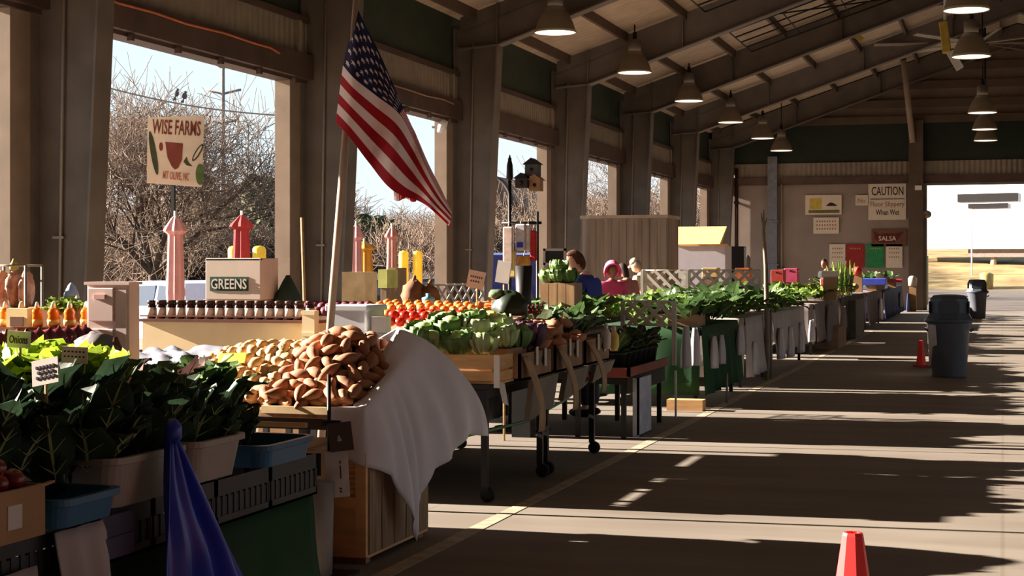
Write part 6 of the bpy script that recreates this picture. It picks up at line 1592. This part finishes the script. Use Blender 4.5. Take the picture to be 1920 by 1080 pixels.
def person(loc, rz, sc, label, lean=.15, nod=.5, skin=m_skin, top=None, hair=None, hood=None, cap=None, legs=None, longhair=False, turn=0.):
    t = thing('person', label, 'person', loc)
    RT = Matrix.Translation(loc) @ Matrix.Rotation(rz, 4, 'Z') @ Matrix.Scale(sc, 4)
    def bend(p):
        p = Vector(p); k = max(0, p.z - .95)
        return Vector((p.x, p.y + sin(lean) * k + .25 * lean * k * k, .95 + k * cos(lean) if k > 0 else p.z))
    J = {'pel': ((0, 0, .96), (.15, .105)), 'sp': (bend((0, 0, 1.13)), (.14, .1)), 'ch': (bend((0, 0, 1.32)), (.165, .115)), 'nb': (bend((0, .0, 1.45)), (.075, .07)), 'nk': (bend((0, .02, 1.53)), .055)}
    E = [('pel', 'sp'), ('sp', 'ch'), ('ch', 'nb'), ('nb', 'nk')]
    Jt = {k: (J[k][0], tuple(r * 1.22 for r in (J[k][1] if isinstance(J[k][1], tuple) else (J[k][1],) * 2))) for k in ('pel', 'sp', 'ch', 'nb')}
    Jt['co'] = (bend((0, -.015, 1.505)), (.09, .088)); Et = [('pel', 'sp'), ('sp', 'ch'), ('ch', 'nb'), ('nb', 'co')]
    for sd, sg in (('l', -1), ('r', 1)):
        sh = bend((sg * .19, 0, 1.40)); el = bend((sg * .25, .0, 1.13)); wr = el + Vector((-sg * .06, .22, -.02)); pa = wr + Vector((-sg * .01, .08, -.02))
        J['sh' + sd] = (sh, .062); J['el' + sd] = (el, .044); J['wr' + sd] = (wr, .03); J['pa' + sd] = (pa, (.038, .018))
        E += [('ch', 'sh' + sd), ('sh' + sd, 'el' + sd), ('el' + sd, 'wr' + sd), ('wr' + sd, 'pa' + sd)]
        Jt['sh' + sd] = (sh, .084); Jt['el' + sd] = (el, .06); Jt['wr' + sd] = (wr, .045)
        Et += [('ch', 'sh' + sd), ('sh' + sd, 'el' + sd), ('el' + sd, 'wr' + sd)]
        J['hp' + sd] = ((sg * .095, 0, .88), .09); J['kn' + sd] = ((sg * .1, .02, .5), .062); J['an' + sd] = ((sg * .1, 0, .09), .042); J['to' + sd] = ((sg * .11, .15, .04), .036)
        E += [('pel', 'hp' + sd), ('hp' + sd, 'kn' + sd), ('kn' + sd, 'an' + sd), ('an' + sd, 'to' + sd)]
    vs, fs = skinned(J, E)
    mb = MB().add(vs, fs, 0, True)
    for sd, sg in (('l', -1), ('r', 1)):   # fingers, rooted in the palm
        pa = J['pa' + sd][0]
        for k in range(4):
            b = pa + Vector((-.03 + .02 * k, .02, 0)); ln = (.065, .078, .082, .07)[k]
            mb.tube([b, b + Vector((0, ln * .45, -.006)), b + Vector((0, ln * .8, -.025)), b + Vector((0, ln, -.045))], [.0095, .009, .0085, .006], 7)
        b = pa + Vector((-sg * .03, -.03, 0)); mb.tube([b, b + Vector((-sg * .03, .025, -.008)), b + Vector((-sg * .035, .055, -.02))], [.011, .0095, .007], 7)
    # head
    hc = J['nk'][0] + Vector((0, .025, .13))
    HR = Matrix.Rotation(turn, 3, 'Z') @ Matrix.Rotation(-nod, 3, 'X')
    pv = J['nk'][0]
    def hd(p): return pv + HR @ (Vector(p) + hc - pv)
    hv = MB().blob((0, 0, 0), (1, 1, 1), 0, 14, 0.)
    out = []
    for q in hv.v:
        x, y, z = q
        w = .078 * (1 - .22 * max(0, -z)); d = .098 * (1 - .1 * max(0, -z)); p = Vector((x * w, y * d, z * .122))
        if y > .2 and z < -.3: p.y += .012
        fx = math.exp(-(x / .22) ** 2)
        p.y += .026 * fx * math.exp(-((z + .12) / .16) ** 2) * max(0, y)            # nose
        p.y -= .012 * math.exp(-((abs(x) - .42) / .18) ** 2) * math.exp(-((z - .08) / .12) ** 2) * max(0, y)  # eye sockets
        p.y += .008 * math.exp(-(x / .35) ** 2) * math.exp(-((z + .42) / .08) ** 2) * max(0, y)   # lips
        p.x += .014 * (1 if x > 0 else -1) * math.exp(-(y / .22) ** 2) * math.exp(-(z / .2) ** 2) * (abs(x) > .75)  # ears
        out.append(hd(p))
    mb.add(out, hv.f, 0, True)
    for sg in (-1, 1): mb.blob(hd((sg * .03, .083, .01)), (.012, .007, .007), 0, 5, 0, mi=1, rot=HR)
    mb.blob(hd((0, .098, -.052)), (.022, .005, .005), 0, 5, 0, mi=2, rot=HR)
    def tr(m):
        m.v = [tuple(RT @ Vector(p)) for p in m.v]; return m
    P('body', tr(mb), [skin, m_dark, M('lips', (160, 84, 76), .5)], t)
    v2, f2 = skinned(Jt, Et); P('jacket', tr(MB().add(v2, f2, 0, True)), top, t)
    Jl = {'pel': ((0, 0, .97), (.165, .12))}; El = []
    for sd, sg in (('l', -1), ('r', 1)):
        Jl['hp' + sd] = ((sg * .095, 0, .87), .105); Jl['kn' + sd] = ((sg * .1, .02, .5), .078); Jl['an' + sd] = ((sg * .1, 0, .1), .062)
        El += [('pel', 'hp' + sd), ('hp' + sd, 'kn' + sd), ('kn' + sd, 'an' + sd)]
    v3, f3 = skinned(Jl, El); P('trousers', tr(MB().add(v3, f3, 0, True)), legs or M('dark trousers', (52, 52, 64), .9), t)
    for sg in (-1, 1): P('shoe', tr(MB().blob((sg * .105, .06, .045), (.05, .14, .05), 1, 7, .03)), m_dark, t)
    def shell(name, mat, k, lo, face, drop=0.):
        h = MB(); hv = MB().blob((0, 0, 0), (1, 1, 1), 0, 14, 0.)
        keep = []
        for q in hv.v:
            x, y, z = q
            n = 1 + .04 * noise.noise(Vector(q) * 5)
            p = Vector((x * .078 * k * n, y * .098 * k * n - .006, z * .122 * k * n + .006))
            if z < -.1 and y < .1: p.z -= drop * (-z)
            keep.append((hd(p), y < face or z > lo + .5 * max(0, y)))
        fs = [f for f in hv.f if all(keep[i][1] and (hv.v[i][2] > lo or hv.v[i][1] < face) for i in f)]
        h.add([q for q, _ in keep], fs, 0, True); P(name, tr(h), mat, t)
    if hair: shell('hair', hair, 1.06, .42, -.2 if not longhair else -.05, .12 if longhair else 0)
    if hood:
        def hf(s, u):
            a = -2.35 + 4.7 * s; r = .135 - .03 * u * u
            return hd((r * sin(a), .085 - .2 * u - .03 * abs(cos(a)) * u, r * 1.15 * cos(a) * (1 - .1 * u) + .01))
        P('hood', tr(MB().sheet(20, 8, hf, .012)), hood, t)
        P('hood_back', tr(MB().blob(hd((0, -.05, .01)), (.11, .085, .13), 1, 9, .05)), hood, t)
    if cap:
        P('cap', tr(MB().lathe([(.088, 0), (.09, .03), (.075, .075), (.04, .1), (.004, .105)], 16, (0, 0, 0)).prism([(-.06, .07, .0), (.06, .07, .0), (.05, .16, -.01), (-.05, .16, -.01)], (0, 0, .01))), cap, t)
        o = [c for c in t.children if c.name.startswith('cap')][0]
        M4 = RT.copy(); inv = RT.inverted()
        for v in o.data.vertices:
            q = inv @ (v.co + Vector(loc)); v.co = (RT @ hd(q + Vector((0, 0, .05)))) - Vector(loc)
    return t
p = at(1106, 500, 17.); p.z = 0
person(p, radians(78), 1.01, 'man with short brown hair in a blue jacket looking down behind the stall', .08, .6, top=M('royal blue jacket', (52, 66, 150), .8, .1, 5.), hair=M('brown hair', (88, 56, 40), .8, .2, 20.), turn=.1)
p = at(1146, 500, 24.5); p.z = 0
person(p, radians(200), .93, 'person in a pink hood behind the stall, right of the man in blue', .1, .5, m_skin2, M('pink coat', (196, 70, 110), .85), hood=M('pink hood', (236, 110, 150), .85, .05))
p = at(1180, 500, 27.); p.z = 0
person(p, radians(60), .93, 'person with dark tied hair right of the pink hood', .1, .4, m_skin, M('dusty pink jacket', (150, 96, 92), .85), hair=M('dark hair', (46, 32, 28), .7), longhair=True)
p = at(1210, 500, 28.5); p.z = 0
person(p, radians(70), .98, 'person in a beige cap and pale coat near the shed', .15, .5, m_skin, M('pale beige coat', (214, 196, 170), .85), cap=M('beige cap', (222, 200, 168), .85), hair=M('grey hair', (150, 140, 130), .8))
p = at(1272, 500, 34.); p.z = 0
person(p, radians(110), .91, 'white haired person in a blue grey coat before the pale grey chest', .12, .4, m_skin, M('blue grey coat', (120, 124, 150), .85), hair=M('white hair', (220, 206, 200), .8))
p = at(1552, 500, 42.); p.z = 0
person(p, radians(150), 1.0, 'person in black with dark hair behind the distant stalls', .1, .3, m_skin2, M('black coat', (34, 34, 36), .85), hair=M('dark hair', (46, 32, 28), .7))
# ================================================================ RIGHT SIDE: BINS AND CONES
m_bin = M('grey bin plastic', (92, 96, 106), .5, .05, 5.); m_bind = M('dark bin lid plastic', (70, 76, 86), .45, .05, 5.)
def trash(loc, label):
    t = thing('trash_can', label, 'trash can', loc)
    x, y, z = loc
    P('barrel', MB().lathe([(.235, .0), (.24, .02), (.285, .74), (.315, .76), (.315, .8), (.29, .8), (.28, .74), (.22, .05)], 32, loc), m_bin, t)
    for a in (0, pi): P('handle', MB().tube([(x + .29 * cos(a), y - .08, .66), (x + .34 * cos(a), y - .06, .69), (x + .34 * cos(a), y + .06, .69), (x + .29 * cos(a), y + .08, .66)], .018, 8), m_bin, t)
    P('lid', MB().lathe([(.33, .79), (.335, .84), (.3, .9), (.29, .92), (.285, 1.12), (.24, 1.17), (.1, 1.185), (.004, 1.186)], 8, loc, sm=False, rot=Matrix.Rotation(pi / 8, 3, 'Z')), m_bind, t)
    P('lid_rim', MB().lathe([(.325, .775), (.345, .785), (.345, .83), (.325, .84)], 32, loc), m_bind, t)
    P('push_door', MB().cbox((x, y - .275, 1.0), (.3, .012, .17)), m_bind, t)
    for a in (pi, 0): P('side_flap', MB().cbox((x + .275 * cos(a), y, 1.0), (.012, .3, .17)), m_bind, t)
    return t
p = onz(1780, 706, 0.); p.z = 0; trash(p, 'grey trash can with a domed lid standing in the aisle, nearer one')
q = onz(1832, 597, 0.); q.z = 0; trash(q, 'grey trash can with a domed lid in the aisle, farther one by the end door')
m_liner = M('pale bin liner', (226, 210, 206), .5, .04, 6., transl=.2)
def lin_(s, t_):
    a = pi * .62 + s * pi * .66; zb = .1 + .36 * abs(s - .62) ** .8
    return (p.x + (.30 - .03 * t_ + .015 * sin(s * 30)) * cos(a), p.y + (.30 - .03 * t_) * sin(a), .78 - t_ * (.78 - zb - .2 * (s > .75)))
solo('bin_liner', MB().sheet(24, 10, lin_, .003), m_liner, 'pale bin liner hanging out on the left of the nearer trash can', 'bin liner')
m_cone = M('red traffic cone', (226, 50, 50), .5, .05, 5.); m_cone2 = M('cone foot rubber', (150, 40, 40), .6)
def cone(loc, h, label, twist=.3):
    t = thing('traffic_cone', label, 'traffic cone', loc)
    r = Matrix.Rotation(twist, 3, 'Z')
    P('cone', MB().lathe([(h * .19, .03), (h * .185, .06), (.036, h - .01), (.032, h), (.024, h), (.025, h - .05)], 8, loc, sm=False, rot=r), m_cone, t)
    P('foot', MB().cbox(Vector(loc) + Vector((0, 0, .017)), (h * .52, h * .52, .034), r), m_cone2, t, bevel=.008)
    return t
p = at(1599, 1000, 5.4); p.z = 0; cone(p, .70, 'red traffic cone in the foreground at the bottom edge')
p = onz(1727, 688, 0.); p.z = 0; cone(p, .42, 'small red cone on the floor left of the nearer trash can')
# ---------------------------------------------------------------- drop prototypes that were never set out
def kinds():
    for v in list(globals().values()):
        if isinstance(v, Kind): yield v
        elif isinstance(v, list):
            for x in v:
                if isinstance(x, Kind): yield x
for k in kinds():
    if not k.used:
        for c in list(k.root.children): bpy.data.objects.remove(c)
        bpy.data.objects.remove(k.root)
